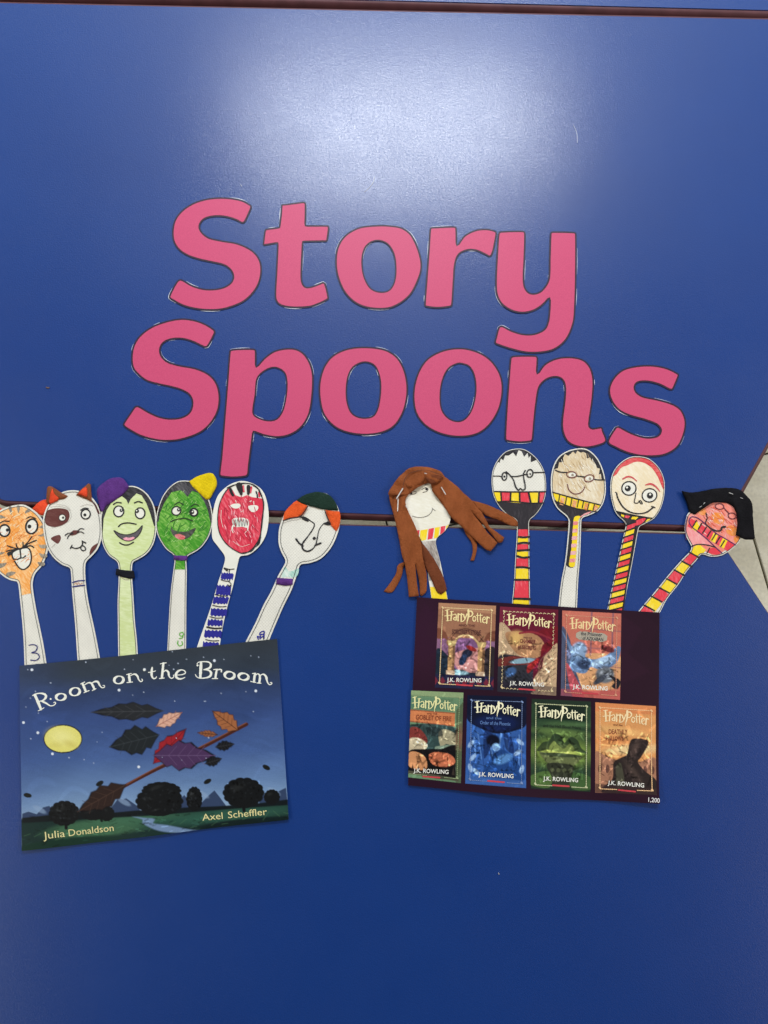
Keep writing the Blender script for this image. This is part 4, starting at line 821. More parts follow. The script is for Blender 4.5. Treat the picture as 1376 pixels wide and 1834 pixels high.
# ---- night landscape poster
def paint_night(x, y):
    p = Paint(x, y, (60, 70, 90))
    ty = y+(x-700)*0.05
    p.y = ty; p.vgrad([(60,(64,70,76)),(200,(62,72,86)),(290,(60,76,112)),(420,(66,88,138)),(600,(82,108,158)),(740,(112,140,180)),(810,(134,162,196)),(860,(150,174,200))]); p.y = y
    p.tex(0.06, 160, 3, 0.3, 1.5)
    p.ell(30, 500, 200, 400, (60, 84, 140), 0.8, a=0.35)
    # far hills with pale tips
    for pts in ([(60,880),(90,870),(130,882),(160,850),(190,842),(220,880),(240,920),(60,920)], [(490,850),(520,808),(545,812),(560,806),(610,840),(640,880),(490,900)], [(810,820),(840,790),(870,830),(900,850),(960,790),(985,768),(1010,800),(1040,840),(1040,900),(810,900)], [(1200,800),(1260,770),(1290,775),(1330,755),(1345,900),(1200,900)]):
        p.poly(pts, (62, 78, 108)); cx = np.mean([a for a, _ in pts]); cy = min(b for _, b in pts)
        p.ell(cx, cy+18, 34, 12, (150, 172, 200), 0.7, 0.5, 0.6)
    # ground
    p.poly([(50,905),(250,900),(480,880),(700,865),(900,855),(1100,840),(1345,820),(1345,930),(900,985),(60,1060)], (34, 58, 54), soft=6)
    p.ell(420, 950, 240, 42, (74, 112, 84), 0.7, -0.1); p.ell(1020, 890, 330, 30, (58, 100, 84), 0.8, -0.1); p.ell(600, 905, 200, 20, (76, 118, 92), 0.8, -0.1, 0.8)
    p.ell(250, 1030, 260, 30, (30, 60, 48), 0.6, -0.12); p.ell(1150, 925, 260, 22, (22, 40, 40), 0.6, -0.1)
    for k in range(26):
        r = p.rnd; p.line([(70+k*50, 1000-k*4.6+r.uniform(-25, 25)), (100+k*50, 996-k*4.6+r.uniform(-25, 25))], 3, (92, 130, 96), 0.45)
    p.poly([(590,893),(650,900),(700,905),(690,925),(760,935),(860,955),(930,965),(860,972),(760,968),(700,955),(640,925),(640,908)], (136, 160, 196), 0.8, True, 5)
    # shrubs
    dk = (26, 28, 30)
    p.poly([(60,900),(200,885),(215,835),(260,822),(300,835),(330,870),(450,880),(600,865),(850,850),(1000,845),(1200,830),(1345,810),(1345,838),(1100,855),(700,888),(480,900),(250,915),(60,925)], (24, 32, 36), soft=4)
    for cx, cy, rx, ry in ((262,878,68,56),(1125,780,92,68),(1262,800,36,34),(468,880,34,34),(888,810,36,56),(400,880,60,30),(720,820,106,66),(730,770,88,40),(720,870,60,20)):
        for k in range(14):
            a = k*0.45; p.ell(cx+math.cos(a)*rx*0.8, cy+math.sin(a)*ry*0.8, rx*0.3, ry*0.3, dk, 0.2)
        p.ell(cx, cy, rx, ry, dk, 0.1)
        p.ell(cx-rx*0.3, cy-ry*0.4, rx*0.3, ry*0.2, (58, 60, 60), 0.9, -0.3, 0.5)
    p.line([(270,920),(272,950)], 14, dk); p.line([(1125,840),(1128,866)], 16, dk); p.line([(440,890),(442,915)], 12, dk)
    p.dabs(160, (70, 880), (1330, 1040), 2, 22, (2.5, 5), 0.45, -0.1); p.dabs(60, (70, 120), (1330, 780), 5, 120, (10, 26), 0.06, 0.0)
    for cx, cy, rx, ry in ((262,878,60,45),(1125,780,84,56),(720,820,96,56),(888,810,28,46)): p.dabs(40, (cx-rx, cy-ry), (cx+rx, cy+ry*.8), int(cx), 9, (3, 6), 0.9)
    # wind-blown twig and large autumn leaves (plain stand-in for the printed figure)
    p.line([(520,765),(700,670),(900,575),(1140,450)], 16, (84, 44, 34)); p.line([(530,757),(700,662),(900,567),(1138,443)], 5, (136, 84, 60))
    def leaf(x0, y0, x1, y1, wd, rgb, vein):
        d = np.array((x1-x0, y1-y0), float); L_ = np.hypot(*d); d /= L_; n_ = np.array((-d[1], d[0])); o = np.array((x0, y0), float)
        side = lambda sg: [tuple(o+d*L_*t_+n_*sg*wd*w_) for t_, w_ in ((0.1, .3), (0.22, .75), (0.3, .62), (0.42, 1), (0.52, .8), (0.62, .86), (0.72, .5), (0.85, .36))]
        pts = [(x0, y0)]+side(1)+[(x1, y1)]+side(-1)[::-1]
        p.poly(pts, (20, 18, 22), 1, False, 5); 
        ins_ = [(float(o[0]+(a-o[0])*0.94+d[0]*4), float(o[1]+(b-o[1])*0.94+d[1]*4)) for a, b in pts]; p.poly(ins_, rgb, 1, False, 4)
        p.line([(x0, y0), (x1, y1)], 4, vein, 0.8)
        for t_ in (0.25, 0.4, 0.55, 0.7):
            for sg in (1, -1): q0 = o+d*L_*t_; q1 = q0+d*L_*0.13+n_*sg*wd*0.6; p.line([tuple(q0), tuple(q1)], 3, vein, 0.6)
    leaf(740, 385, 390, 392, 46, (48, 50, 54), (78, 80, 84))
    leaf(720, 500, 478, 560, 74, (40, 46, 50), (66, 72, 76))
    leaf(690, 640, 850, 470, 50, (166, 44, 54), (112, 26, 36))
    leaf(690, 600, 990, 600, 76, (86, 60, 98), (116, 92, 128))
    leaf(560, 740, 325, 872, 60, (58, 42, 38), (88, 66, 56))
    leaf(1100, 480, 975, 385, 46, (172, 112, 74), (92, 56, 40))
    leaf(705, 460, 830, 392, 34, (226, 180, 158), (170, 110, 96)); leaf(1000, 500, 905, 490, 18, (160, 104, 70), (84, 52, 40))
    leaf(990, 560, 1080, 545, 26, (30, 30, 34), (60, 60, 64)); leaf(940, 640, 1020, 615, 26, (30, 30, 34), (60, 60, 64))
    for cx, cy, a in ((432,735,-0.5),(952,725,-0.5),(1235,658,0.5),(85,792,0.2)): p.ell(cx, cy, 20, 11, (34, 36, 34), 0.25, a)
    # stars
    r = random.Random(9)
    for k in range(46): p.ell(r.uniform(70, 1310), r.uniform(90, 640), *(2*[r.uniform(2.0, 4.0)]), (196, 206, 224), 0.5, 0, r.uniform(0.3, 1))
    for cx, cy in ((135,490),(205,592),(66,441),(1184,289),(106,187),(620,655),(648,186),(985,143),(525,285)): p.ell(cx, cy, 6.5, 6.5, (226, 232, 240), 0.5)
    # moon
    p.ell(255, 520, 93, 69, (28, 30, 44), 0.03); p.ell(255, 520, 88, 64, (232, 224, 128), 0.03)
    p.ell(250, 510, 55, 34, (244, 238, 166), 0.9, 0.2, 0.7); p.ell(290, 545, 30, 14, (214, 200, 108), 0.9, 0.4, 0.6); p.ell(220, 550, 26, 12, (216, 204, 112), 0.9, 0, 0.5)
    return p.c
hf_n = lambda q: 0.0022+0.0006*np.sin(q[:, 0]*0.022+0.6)*np.sin(q[:, 1]*0.011)+0.0012*np.clip((q[:, 1]-1420)/100, 0, 1)*(1+np.sin(q[:, 0]*0.028))
gi = lambda P: (P-np.array([20, 1130]))*2.698
N1 = poster('storybook_poster', 'night landscape poster with yellow moon and white curved title', [(37, 1192), (497, 1145), (518, 1468), (42, 1521)], lambda u: 1.0*np.sin(u*5), lambda u: 1.5*np.sin(u*4+1), 420, 300, hf_n, paint_night, gi)
M_TITLE = ink('title_white', (232, 232, 220), 0.4, 0.04); M_CREAM = ink('author_cream', (226, 214, 152), 0.4, 0.05)
def ring(cf, cx, cy, rx, ry, rot, wt, wn):
    """pen-drawn o: thick flanks, thin top and bottom"""
    n = 20; pts = ell(cx, cy, rx, ry, rot, n); return pts
def ttl(cf, items):
    s_ = cf([(1, 0)])[0][0]-cf([(0, 0)])[0][0]; out = []
    for pts, wd in items: out.append((cf(pts), [v*s_ for v in wd] if np.ndim(wd) else wd*s_))
    return out
def oo(cx, cy, rx, ry, rot):
    p_ = ell(cx, cy, rx, ry, rot, 16); wd = [9+17*abs(math.cos(2*math.pi*k/16-0.35))**1.5 for k in range(17)]
    return (p_+[p_[0]], wd)
tK = [([(28,425),(60,495),(90,572)],[26,28,22]),([(62,588),(95,572),(122,556)],8),([(4,432),(35,416),(85,408),(130,420),(142,446),(115,478),(72,492)],[8,10,12,20,24,14,8]),([(92,488),(140,508),(185,536),(222,530),(240,510),(232,498),(218,506)],[10,18,16,10,10,9,7]),([(188,466),(190,468)],20),
      oo(292,446,48,34,-0.15), oo(436,392,50,40,-0.25),
      ([(512,308),(530,350),(547,392)],[20,24,20]),([(494,314),(515,302),(535,294)],9),([(528,403),(552,392),(580,381)],9),([(535,322),(570,302),(600,305),(620,335),(634,368)],[8,10,18,22,18]),([(612,380),(650,362)],9),([(600,310),(635,290),(668,292),(690,330),(712,352),(738,345),(736,328),(722,330)],[8,10,18,20,12,10,9,7]),
      oo(885,272,48,38,-0.2), ([(988,214),(993,255),(1000,294)],[20,24,20]),([(964,218),(1012,206)],9),([(968,299),(1026,293)],9),([(1005,228),(1045,212),(1075,232),(1090,270),(1112,290),(1130,275),(1120,263)],[8,11,20,18,11,9,8]),([(1145,170),(1147,171)],22)]
tL = [([(133,192),(128,230),(128,270),(142,300),(165,300),(176,284)],[10,20,22,18,12,8]),([(95,241),(130,238),(166,227)],8),
      ([(243,153),(236,225),(228,296)],[20,22,20]),([(214,158),(240,152),(270,148)],9),([(204,302),(252,297)],9),([(240,240),(268,222),(292,240),(300,280),(322,300),(345,288),(342,268)],[7,11,20,18,11,9,8]),
      ([(375,268),(425,264),(460,248),(448,224),(415,218),(382,236),(366,268),(380,298),(415,306),(456,290)],[7,8,10,10,10,20,26,20,12,6]),
      ([(614,140),(610,215),(606,290)],[20,28,20]),([(574,158),(590,142),(640,136),(690,142),(710,168),(695,198),(640,216)],[8,8,10,12,20,16,8]),([(640,215),(690,222),(712,248),(700,280),(655,296),(600,298),(570,284),(558,262)],[8,12,24,18,12,10,9,8]),([(577,172),(579,173)],20),
      ([(768,214),(760,255),(754,300)],[16,20,18]),([(738,214),(775,210)],9),([(722,303),(776,302)],9),([(765,232),(785,214),(812,216),(812,236)],[7,10,14,12]),
      oo(893,270,48,35,0.1), oo(1030,284,48,33,0.1),
      ([(1142,254),(1136,295),(1132,336)],[18,22,18]),([(1116,254),(1150,250)],9),([(1100,331),(1152,341)],9),([(1145,272),(1170,256),(1188,272),(1190,305),(1184,344)],[7,10,18,22,18]),([(1162,346),(1202,349)],9),([(1190,275),(1222,260),(1250,282),(1262,330),(1282,362),(1308,354),(1304,340),(1292,342)],[8,11,20,20,12,10,9,7])]
al = ttl(K, tK)+ttl(L, tL); i0 = 0
al = [(a, [v*1.08 for v in b_] if np.ndim(b_) else b_*1.0) for a, b_ in al]
for cnt in (4, 1, 1, 1, 7, 1, 4, 1, 2, 4, 1, 4, 4, 1, 1, 7):
    g_ = al[i0:i0+cnt]; ob_ = N1.strokes('title_letter' if len(g_[0][0]) != 2 or cnt > 1 else 'print_dot', M_TITLE, g_, 0.0003+i0*1e-6, step=1.5); i0 += cnt
N1.text('author_lettering', M_CREAM, [(w0, G([a])[0], G([b])[0], h/2.698, 0.0) for w0, a, b, h in (('Julia', (165, 1001), (268, 990), 34), ('Donaldson', (286, 988), (502, 962), 32), ('Axel', (928, 914), (1026, 905), 32), ('Scheffler', (1052, 902), (1240, 884), 32))])

# ---- book covers poster
CV = [[(192,57),(492,73),(478,515),(172,500)], [(512,77),(818,93),(806,543),(498,522)], [(838,97),(1148,113),(1140,565),(830,543)],
      [(48,515),(322,527),(308,1000),(32,970)], [(342,540),(652,550),(648,1025),(330,1002)], [(678,558),(988,573),(986,1047),(672,1027)], [(1010,577),(1328,598),(1328,1060),(1010,1050)]]
def cuv(k, u, v):
    c = np.array(CV[k], float); return c[0]*(1-u)*(1-v)+c[1]*u*(1-v)+c[2]*u*v+c[3]*(1-u)*v
def paint_bg(x, y):
    p = Paint(x, y, (52, 26, 44)); p.ell(120, 250, 120, 200, (66, 34, 56), 0.9, a=0.8); p.poly([(120,60),(180,120),(120,200),(180,300),(100,380),(60,200)], (62, 30, 54), 0.6); p.poly([(1150,120),(1260,200),(1180,320),(1300,420),(1150,480)], (60, 30, 50), 0.6); p.poly([(1250,110),(1345,180),(1290,300),(1345,420),(1345,110)], (46, 22, 40), 0.6)
    return p.c
def paint_cover(kk, x, y):
    p = Paint(x, y, (52, 26, 44))
    def P(k, pts): return [tuple(cuv(k, a, b)) for a, b in pts]
    def box(k, rgb): p.poly(CV[k], rgb, soft=1.2)
    def pg(k, pts, rgb, a=1.0, sm=True, soft=2.5): p.poly(P(k, pts), rgb, a, sm, soft)
    def el(k, u, v, ru, rv, rgb, soft=0.3, rot=0.0, a=1.0):
        c = cuv(k, u, v); p.ell(c[0], c[1], ru*305, rv*450, rgb, soft, rot+0.05, a)
    def ln(k, pts, wd, rgb, a=1.0): p.line(P(k, pts), wd, rgb, a)
    R = random.Random(5)
    if kk == 0:
        # 1 arcade at dusk
        box(0, (172, 128, 98)); pg(0, [(0,0),(1,0),(1,.36),(0,.36)], (166, 120, 94), 1, False); pg(0, [(0,.0),(1,0),(1,.1),(0,.07)], (196, 150, 116), .7, False)
        pg(0, [(0,.4),(1,.4),(1,.8),(0,.8)], (150, 110, 140), 1, False); pg(0, [(.25,.45),(.75,.45),(.75,.8),(.25,.8)], (128, 92, 132), .8); pg(0, [(.3,.6),(.8,.52),(.8,.82),(.45,.82)], (222, 162, 154), .9)
        pg(0, [(0,.55),(.2,.62),(.3,.75),(.5,.8),(1,.82),(1,1),(0,1)], (38, 52, 66)); el(0, .4, .81, .16, .03, (150, 186, 196), .5); pg(0, [(.82,.55),(1,.5),(1,.86),(.82,.84)], (56, 48, 52))
        pg(0, [(0,.3),(.14,.34),(.22,.48),(.14,.42),(0,.42)], (132, 84, 66)); pg(0, [(1,.3),(.86,.34),(.78,.48),(.86,.42),(1,.42)], (132, 84, 66))
        ln(0, [(.24,.46),(.34,.36),(.5,.32),(.66,.36),(.78,.46)], 46, (150, 108, 84)); ln(0, [(.28,.47),(.38,.39),(.5,.365),(.62,.39),(.74,.47)], 9, (212, 180, 132)); ln(0, [(.22,.43),(.34,.33),(.5,.29),(.66,.33),(.8,.43)], 4, (96, 60, 52))
        for u in (.26, .77): pg(0, [(u-.06,.5),(u+.06,.5),(u+.055,.84),(u-.055,.84)], (192, 152, 106), 1, False); pg(0, [(u+.02,.5),(u+.06,.5),(u+.055,.84),(u+.015,.84)], (110, 78, 62), .8, False); pg(0, [(u-.08,.79),(u+.07,.79),(u+.07,.84),(u-.08,.84)], (216, 186, 158), 1, False); pg(0, [(u-.08,.44),(u+.08,.44),(u+.06,.5),(u-.06,.5)], (196, 172, 120), 1, False)
        el(0, .53, .58, .1, .05, (40, 44, 62), .4, -.5); el(0, .46, .66, .06, .07, (46, 62, 92), .4, .4); el(0, .6, .52, .1, .025, (150, 52, 50), .4, .4)
        pg(0, [(0,.84),(1,.84),(1,1),(0,1)], (46, 44, 74), .9, False)
        for i in range(9): pg(0, [(i/8-.05,.92),(i/8,.87),(i/8+.05,.92),(i/8,.97)], (142, 52, 66), .75, False)
    if kk == 1:
        # 2 red drapery and pale stones
        box(1, (112, 34, 56)); pg(1, [(0,0),(.5,0),(.3,.2),(0,.25)], (134, 52, 74), .7); pg(1, [(.0,.2),(.2,.28),(.28,.45),(.4,.62),(0,.62)], (196, 168, 136)); pg(1, [(.12,.3),(.6,.3),(.78,.42),(.7,.56),(.45,.58),(.25,.5)], (182, 138, 102)); el(1, .3, .36, .1, .07, (226, 186, 120), .8)
        pg(1, [(.6,.3),(1,.2),(1,.5),(.8,.5),(.72,.58),(.75,.42),(.95,.33)], (122, 32, 44)); ln(1, [(.35,.3),(.6,.28),(.95,.36)], 10, (150, 54, 66))
        pg(1, [(1,.4),(.88,.48),(.78,.56),(.75,.68),(.62,.82),(.58,1),(1,1)], (206, 176, 142))
        for i in range(7): ln(1, [(.98,.44+i*.06),(.84,.52+i*.06),(.74,.58+i*.06),(.68,.7+i*.05)], 5, (150, 116, 96), .7)
        pg(1, [(0,.6),(.25,.56),(.55,.62),(.6,.8),(.55,1),(0,1)], (58, 58, 66)); pg(1, [(0,.62),(.3,.57),(.6,.62),(.5,.66),(.2,.68),(0,.7)], (122, 58, 54)); el(1, .42, .62, .22, .03, (146, 178, 192), .5, -.15); el(1, .22, .76, .1, .05, (70, 100, 142), .5, -.6); pg(1, [(.5,.68),(.66,.58),(.7,.6),(.52,.76)], (164, 50, 50))
        for i in range(5):
            for j in range(7): ln(1, [(.15+j*.07,.78+i*.045),(.2+j*.07,.81+i*.045)], 3, (28, 32, 40), .8)
        pg(1, [(0,.88),(1,.9),(1,1),(0,1)], (52, 44, 60), .6, False)
    if kk == 2:
        # 3 salmon window panes and blue-grey storm cloud
        box(2, (204, 122, 104)); pg(2, [(0,.55),(1,.5),(1,.85),(0,.9)], (222, 172, 124), .9); 
        for u in (.5, .86): ln(2, [(u,0),(u-.01,.5)], 9, (126, 98, 116), .7)
        for v in (.2, .42, .62): ln(2, [(.45,v),(1,v+.01)], 7, (150, 104, 112), .6)
        pg(2, [(0,.2),(.14,.34),(.2,.6),(.35,.9),(.3,1),(0,1)], (90, 96, 120)); pg(2, [(.08,.62),(.2,.72),(.4,1),(.2,1)], (196, 92, 98), .9)
        pg(2, [(.0,.24),(.12,.36),(.2,.42),(.3,.36),(.42,.42),(.4,.52),(.55,.55),(.75,.5),(.95,.38),(1,.4),(.95,.55),(.8,.64),(.6,.66),(.5,.64),(.4,.72),(.2,.7),(.14,.62),(.16,.5)], (112, 138, 172))
        el(2, .3, .45, .13, .09, (146, 170, 198), .6); el(2, .7, .57, .2, .05, (170, 194, 218), .6, -.4); el(2, .38, .62, .12, .06, (58, 72, 98), .6); el(2, .74, .72, .16, .1, (120, 124, 130), .35); el(2, .66, .78, .05, .1, (70, 74, 84), .6, .9); pg(2, [(.8,.72),(1,.78),(.95,.88),(.85,.85),(.9,.8)], (44, 42, 50))
        for i in range(6): ln(2, [(.6,.62+i*.005),(.75,.58+i*.012),(.95,.45+i*.03)], 2.5, (78, 98, 130), .7)
        el(2, .78, .42, .12, .035, (120, 54, 56), .4, .3); pg(2, [(0,.92),(1,.9),(1,1),(0,1)], (186, 88, 92), .55, False)
    if kk == 3:
        # 4 green sky, banner, peach hills
        box(3, (118, 150, 116)); pg(3, [(0,0),(1,0),(1,.06),(0,.05)], (160, 178, 132), .8, False); el(3, .3, .16, .4, .06, (96, 132, 112), .8); pg(3, [(0,.22),(.85,.23),(.85,.38),(0,.36)], (214, 138, 92), 1, False); pg(3, [(0,.22),(.85,.23),(.85,.24),(0,.23)], (150, 84, 60), 1, False); pg(3, [(0,.35),(.85,.37),(.85,.38),(0,.36)], (150, 84, 60), 1, False)
        pg(3, [(0,.4),(.9,.4),(.9,.66),(0,.66)], (62, 84, 82)); pg(3, [(0,.44),(.15,.42),(.3,.5),(.34,.58),(.2,.64),(0,.66)], (138, 66, 60)); pg(3, [(.0,.56),(.18,.54),(.34,.6),(.3,.66),(0,.7)], (204, 190, 160)); pg(3, [(.55,.46),(.7,.42),(.9,.48),(.9,.6),(.7,.58),(.6,.62)], (176, 168, 138)); pg(3, [(.5,.62),(.9,.58),(.9,.63),(.5,.66)], (140, 158, 138))
        pg(3, [(0,.7),(.3,.66),(.6,.64),(.9,.6),(.9,.95),(0,.93)], (26, 24, 26)); pg(3, [(0,.72),(.15,.7),(.32,.76),(.34,.88),(.15,.9),(0,.86)], (218, 158, 112)); pg(3, [(.38,.72),(.55,.68),(.8,.7),(.88,.78),(.7,.84),(.45,.82)], (206, 124, 90)); pg(3, [(.3,.42),(.5,.4),(.62,.44),(.6,.5),(.42,.5)], (44, 56, 58), .8)
        for i in range(8): u = .05+i*.11; pg(3, [(u,.92),(u+.03,.8+R.random()*.06),(u+.06,.92)], (70, 60, 52) if i % 2 else (34, 30, 32), .9, False)
        pg(3, [(.87,.2),(1,.1),(1,1),(.9,1)], (92, 104, 78), .9, False); el(3, .95, .5, .06, .12, (140, 106, 84), .8); pg(3, [(0,.92),(.95,.95),(.95,.985),(0,.955)], (92, 90, 74), 1, False)
    if kk == 4:
        # 5 blue night
        box(4, (62, 104, 170)); pg(4, [(0,0),(1,0),(1,.3),(.8,.38),(.5,.42),(.2,.36),(0,.26)], (22, 30, 56)); el(4, .5, .3, .36, .09, (24, 40, 84), .6)
        for i in range(16):
            u = R.uniform(.08, .95); ln(4, [(u, R.uniform(.42,.6)), (u+R.uniform(-.1,.1), R.uniform(.65,.95))], R.uniform(4,10), (122, 166, 222) if i % 2 else (34, 62, 120), .5)
        pg(4, [(.3,.4),(.45,.44),(.4,.6),(.3,.7)], (26, 46, 94), .8); pg(4, [(.62,.42),(.75,.46),(.8,.62),(.68,.6)], (28, 50, 100), .8)
        pg(4, [(.3,.92),(.4,.72),(.55,.6),(.72,.62),(.88,.75),(.95,.92)], (40, 78, 136)); el(4, .62, .7, .16, .05, (96, 144, 198), .7, -.4); el(4, .45, .5, .12, .07, (16, 22, 44), .5, .3); el(4, .5, .57, .07, .045, (138, 176, 222), .5)
        for u, v in ((.08,.55),(.12,.7),(.9,.5),(.86,.62),(.18,.86),(.08,.82),(.93,.8)): el(4, u, v, .035, .05, (178, 208, 240), .6, R.uniform(-1,1), .8)
        pg(4, [(0,.9),(1,.92),(1,1),(0,1)], (76, 116, 176), .5, False)
    if kk == 5:
        # 6 green mist over a stone basin
        box(5, (44, 60, 48)); pg(5, [(0,.06),(1,.06),(1,.96),(0,.96)], (54, 78, 56), .9, False); el(5, .5, .36, .42, .04, (120, 146, 84), .8, .05, .8); el(5, .6, .27, .35, .03, (84, 112, 74), .8); pg(5, [(.1,.06),(.9,.06),(.9,.22),(.1,.22)], (26, 38, 34), .8, False)
        el(5, .5, .58, .45, .14, (148, 172, 84), .8); el(5, .48, .56, .25, .06, (222, 230, 130), .8); pg(5, [(.1,.58),(.2,.48),(.3,.46),(.38,.38),(.5,.4),(.56,.47),(.66,.4),(.78,.44),(.84,.52),(.95,.58),(.7,.56),(.5,.58),(.3,.56)], (50, 66, 48), .9); pg(5, [(.3,.56),(.38,.46),(.45,.5),(.55,.54),(.65,.48),(.72,.56),(.5,.59)], (150, 164, 92), .6)
        pg(5, [(.15,.59),(.5,.62),(.85,.61),(.78,.68),(.7,.72),(.28,.71),(.22,.67)], (112, 120, 80)); el(5, .5, .61, .35, .022, (74, 84, 60), .3, .02); pg(5, [(.28,.71),(.7,.72),(.68,.84),(.68,.97),(.32,.95),(.32,.84)], (60, 64, 50))
        for i in range(4): el(5, .36+i*.1, .78, .035, .025, (96, 102, 74), .5)
        pg(5, [(0,.86),(.3,.8),(.32,.97),(0,.96)], (104, 134, 72), .7); pg(5, [(.7,.8),(1,.84),(1,.97),(.68,.97)], (86, 118, 66), .7)
    if kk == 6:
        # 7 orange sky, arches, dark drape
        box(6, (226, 164, 106)); pg(6, [(0,0),(1,0),(1,.1),(0,.1)], (222, 140, 92), .7, False); el(6, .4, .3, .4, .04, (238, 190, 126), .8, .1, .8); el(6, .65, .5, .4, .05, (242, 214, 160), .8, -.1); el(6, .25, .42, .3, .03, (216, 146, 92), .8)
        pg(6, [(0,.55),(.15,.58),(.3,.62),(.7,.64),(1,.6),(1,1),(0,1)], (178, 130, 104)); 
        for u in (.08, .2, .82, .94): el(6, u, .73, .035, .05, (112, 78, 68), .3)
        pg(6, [(.12,.94),(.28,.84),(.3,.66),(.42,.6),(.52,.56),(.56,.44),(.62,.38),(.86,.39),(.86,.46),(.74,.6),(.7,.64),(.82,.74),(1,.84),(1,1),(.12,1)], (56, 46, 44)); pg(6, [(.34,.7),(.42,.66),(.48,.9),(.36,.94)], (92, 92, 74), .7); el(6, .66, .48, .05, .1, (88, 72, 66), .8, .4); el(6, .62, .75, .05, .14, (84, 70, 64), .8, -.7)
        pg(6, [(0,.9),(1,.93),(1,1),(0,1)], (70, 52, 52), .7, False)
    c_ = np.array(CV[kk], float); lo = c_.min(0)+[30, 170]; hi = c_.max(0)-[30, 60]
    p.tex(0.07, 70, 8); p.dabs(85, lo, hi, kk+3, 30, (3, 8), 0.55); p.dabs(60, lo, hi, kk+33, 14, (2.5, 4.5), 0.7); p.dabs(20, c_.min(0), c_.max(0), kk+60, 40, (6, 14), 0.2)
    return p.c
hf_b = lambda q: 0.0024+0.0006*np.sin(q[:, 0]*0.02+2)*np.cos(q[:, 1]*0.012)+0.0026*np.clip((q[:, 1]-1350)/90, 0, 1)**2*(1+np.sin(q[:, 0]*0.021+1.2))
hi_ = lambda P: (P-np.array([720, 1060]))*2.9277
N2 = poster('book_cover_poster', 'dark maroon poster showing seven book covers in two rows', [(747, 1069.5), (1180, 1097), (1178, 1437), (731, 1405.5)], lambda u: 1.2*np.sin(u*math.pi)*0.5, lambda u: 5.0*np.sin(u*math.pi)*0.9, 120, 90, hf_b, paint_bg, hi_)
MC = attrmat('cover_print'); COVER = []
for kk in range(7):
    nu, nv = 110, 150; u, v = np.meshgrid(np.linspace(0, 1, nu), np.linspace(0, 1, nv)); u = u.ravel(); v = v.ravel(); c_ = np.array(CV[kk], float)
    Q = c_[0]*((1-u)*(1-v))[:, None]+c_[1]*(u*(1-v))[:, None]+c_[2]*(u*v)[:, None]+c_[3]*((1-u)*v)[:, None]
    Pp = np.array(H([tuple(q) for q in Q])); idx = np.arange(nu*nv).reshape(nv, nu)
    Fc = np.stack([idx[:-1, :-1].ravel(), idx[1:, :-1].ravel(), idx[1:, 1:].ravel(), idx[:-1, 1:].ravel()], 1).tolist()
    ob = N2.mesh('book_cover', N2.xyz(Pp, hf_b(Pp)+0.00015), Fc, MC, None, ['tan cover with an arcade', 'dark red cover', 'salmon cover with a blue-grey cloud', 'green and orange cover', 'blue cover', 'dark green cover', 'orange cover'][kk])
    col = np.ones((nu*nv, 4)); col[:, :3] = paint_cover(kk, Q[:, 0], Q[:, 1])**1.12*0.95; ob.data.color_attributes.new('Col', 'FLOAT_COLOR', 'POINT').data.foreach_set('color', col.ravel().astype(np.float32)); COVER.append(ob)
TT = [([(28,8),(33,60),(38,115)],[14,18,14]),([(74,20),(72,70),(70,112)],[12,16,12]),([(5,70),(45,62),(90,55)],8),([(10,14),(48,4)],8),([(60,24),(92,17)],7),([(24,118),(56,112)],7),
 ([(95,52),(112,44),(122,60),(123,105)],[8,10,14,13]),([(120,74),(100,84),(98,100),(118,106)],[8,12,12,8]),([(140,38),(142,110)],14),([(142,58),(156,42),(166,52)],[7,11,8]),([(173,36),(173,108)],14),([(173,54),(186,40),(197,50)],[7,11,8]),
 ([(196,44),(202,66),(212,88)],[12,14,10]),([(228,36),(214,80),(196,108),(166,120)],[12,12,10,4]),
 ([(242,-4),(244,60),(234,110),(232,145)],[22,22,14,2]),([(240,10),(270,6),(286,30),(272,56),(248,64)],[9,14,16,12,8]),(ell(304,80,15,24)+[ell(304,80,15,24)[0]],[10,12,10,12,10]),
 ([(335,22),(336,70),(342,108)],[8,13,9]),([(364,24),(365,75),(372,112)],[8,13,9]),([(322,46),(386,40)],8),([(392,86),(415,78),(413,62),(402,56),(389,76),(391,104),(406,116),(424,106)],[6,8,10,9,14,14,10,6]),([(432,54),(430,120)],14),([(432,74),(446,56),(458,66)],[8,12,9])]
def title_map(o, ax, ay): return lambda pts: [(o[0]+q[0]/455*ax[0]+q[1]/140*ay[0], o[1]+q[0]/455*ax[1]+q[1]/140*ay[1]) for q in pts]
tp = [((222,90),(236,14),(238,216,156)), ((545,112),(236,14),(244,226,170)), ((875,132),(240,12),(236,206,150)), ((52,545),(236,16),(226,222,160)), ((378,568),(240,20),(246,240,200)), ((712,592),(242,20),(244,238,196)), ((1048,614),(242,20),(242,214,164))]
for k, (o, ax, col) in enumerate(tp):
    mp_ = title_map(o, ax, (-3, 73)); s_ = ax[0]/455/2.9277
    N2.strokes('cover_title', ink('cover_title_%d_%d_%d' % col, col, 0.4, 0.04), [(H(mp_(pts)), [v*s_*0.98 for v in wd] if np.ndim(wd) else wd*s_*0.98) for pts, wd in TT], 0.0004, step=1.5, parent=COVER[k])
jl = [((235,470),(415,474)), ((562,487),(743,496)), ((892,505),(1074,516)), ((60,943),(243,952)), ((400,962),(582,974)), ((737,985),(920,995)), ((1075,1007),(1263,1021))]
BAR = [((285,485),(368,491)),((612,508),(695,514)),((940,528),(1023,534)),((110,965),(197,971)),((448,987),(533,994)),((788,1010),(872,1016)),((1130,1035),(1217,1043))]
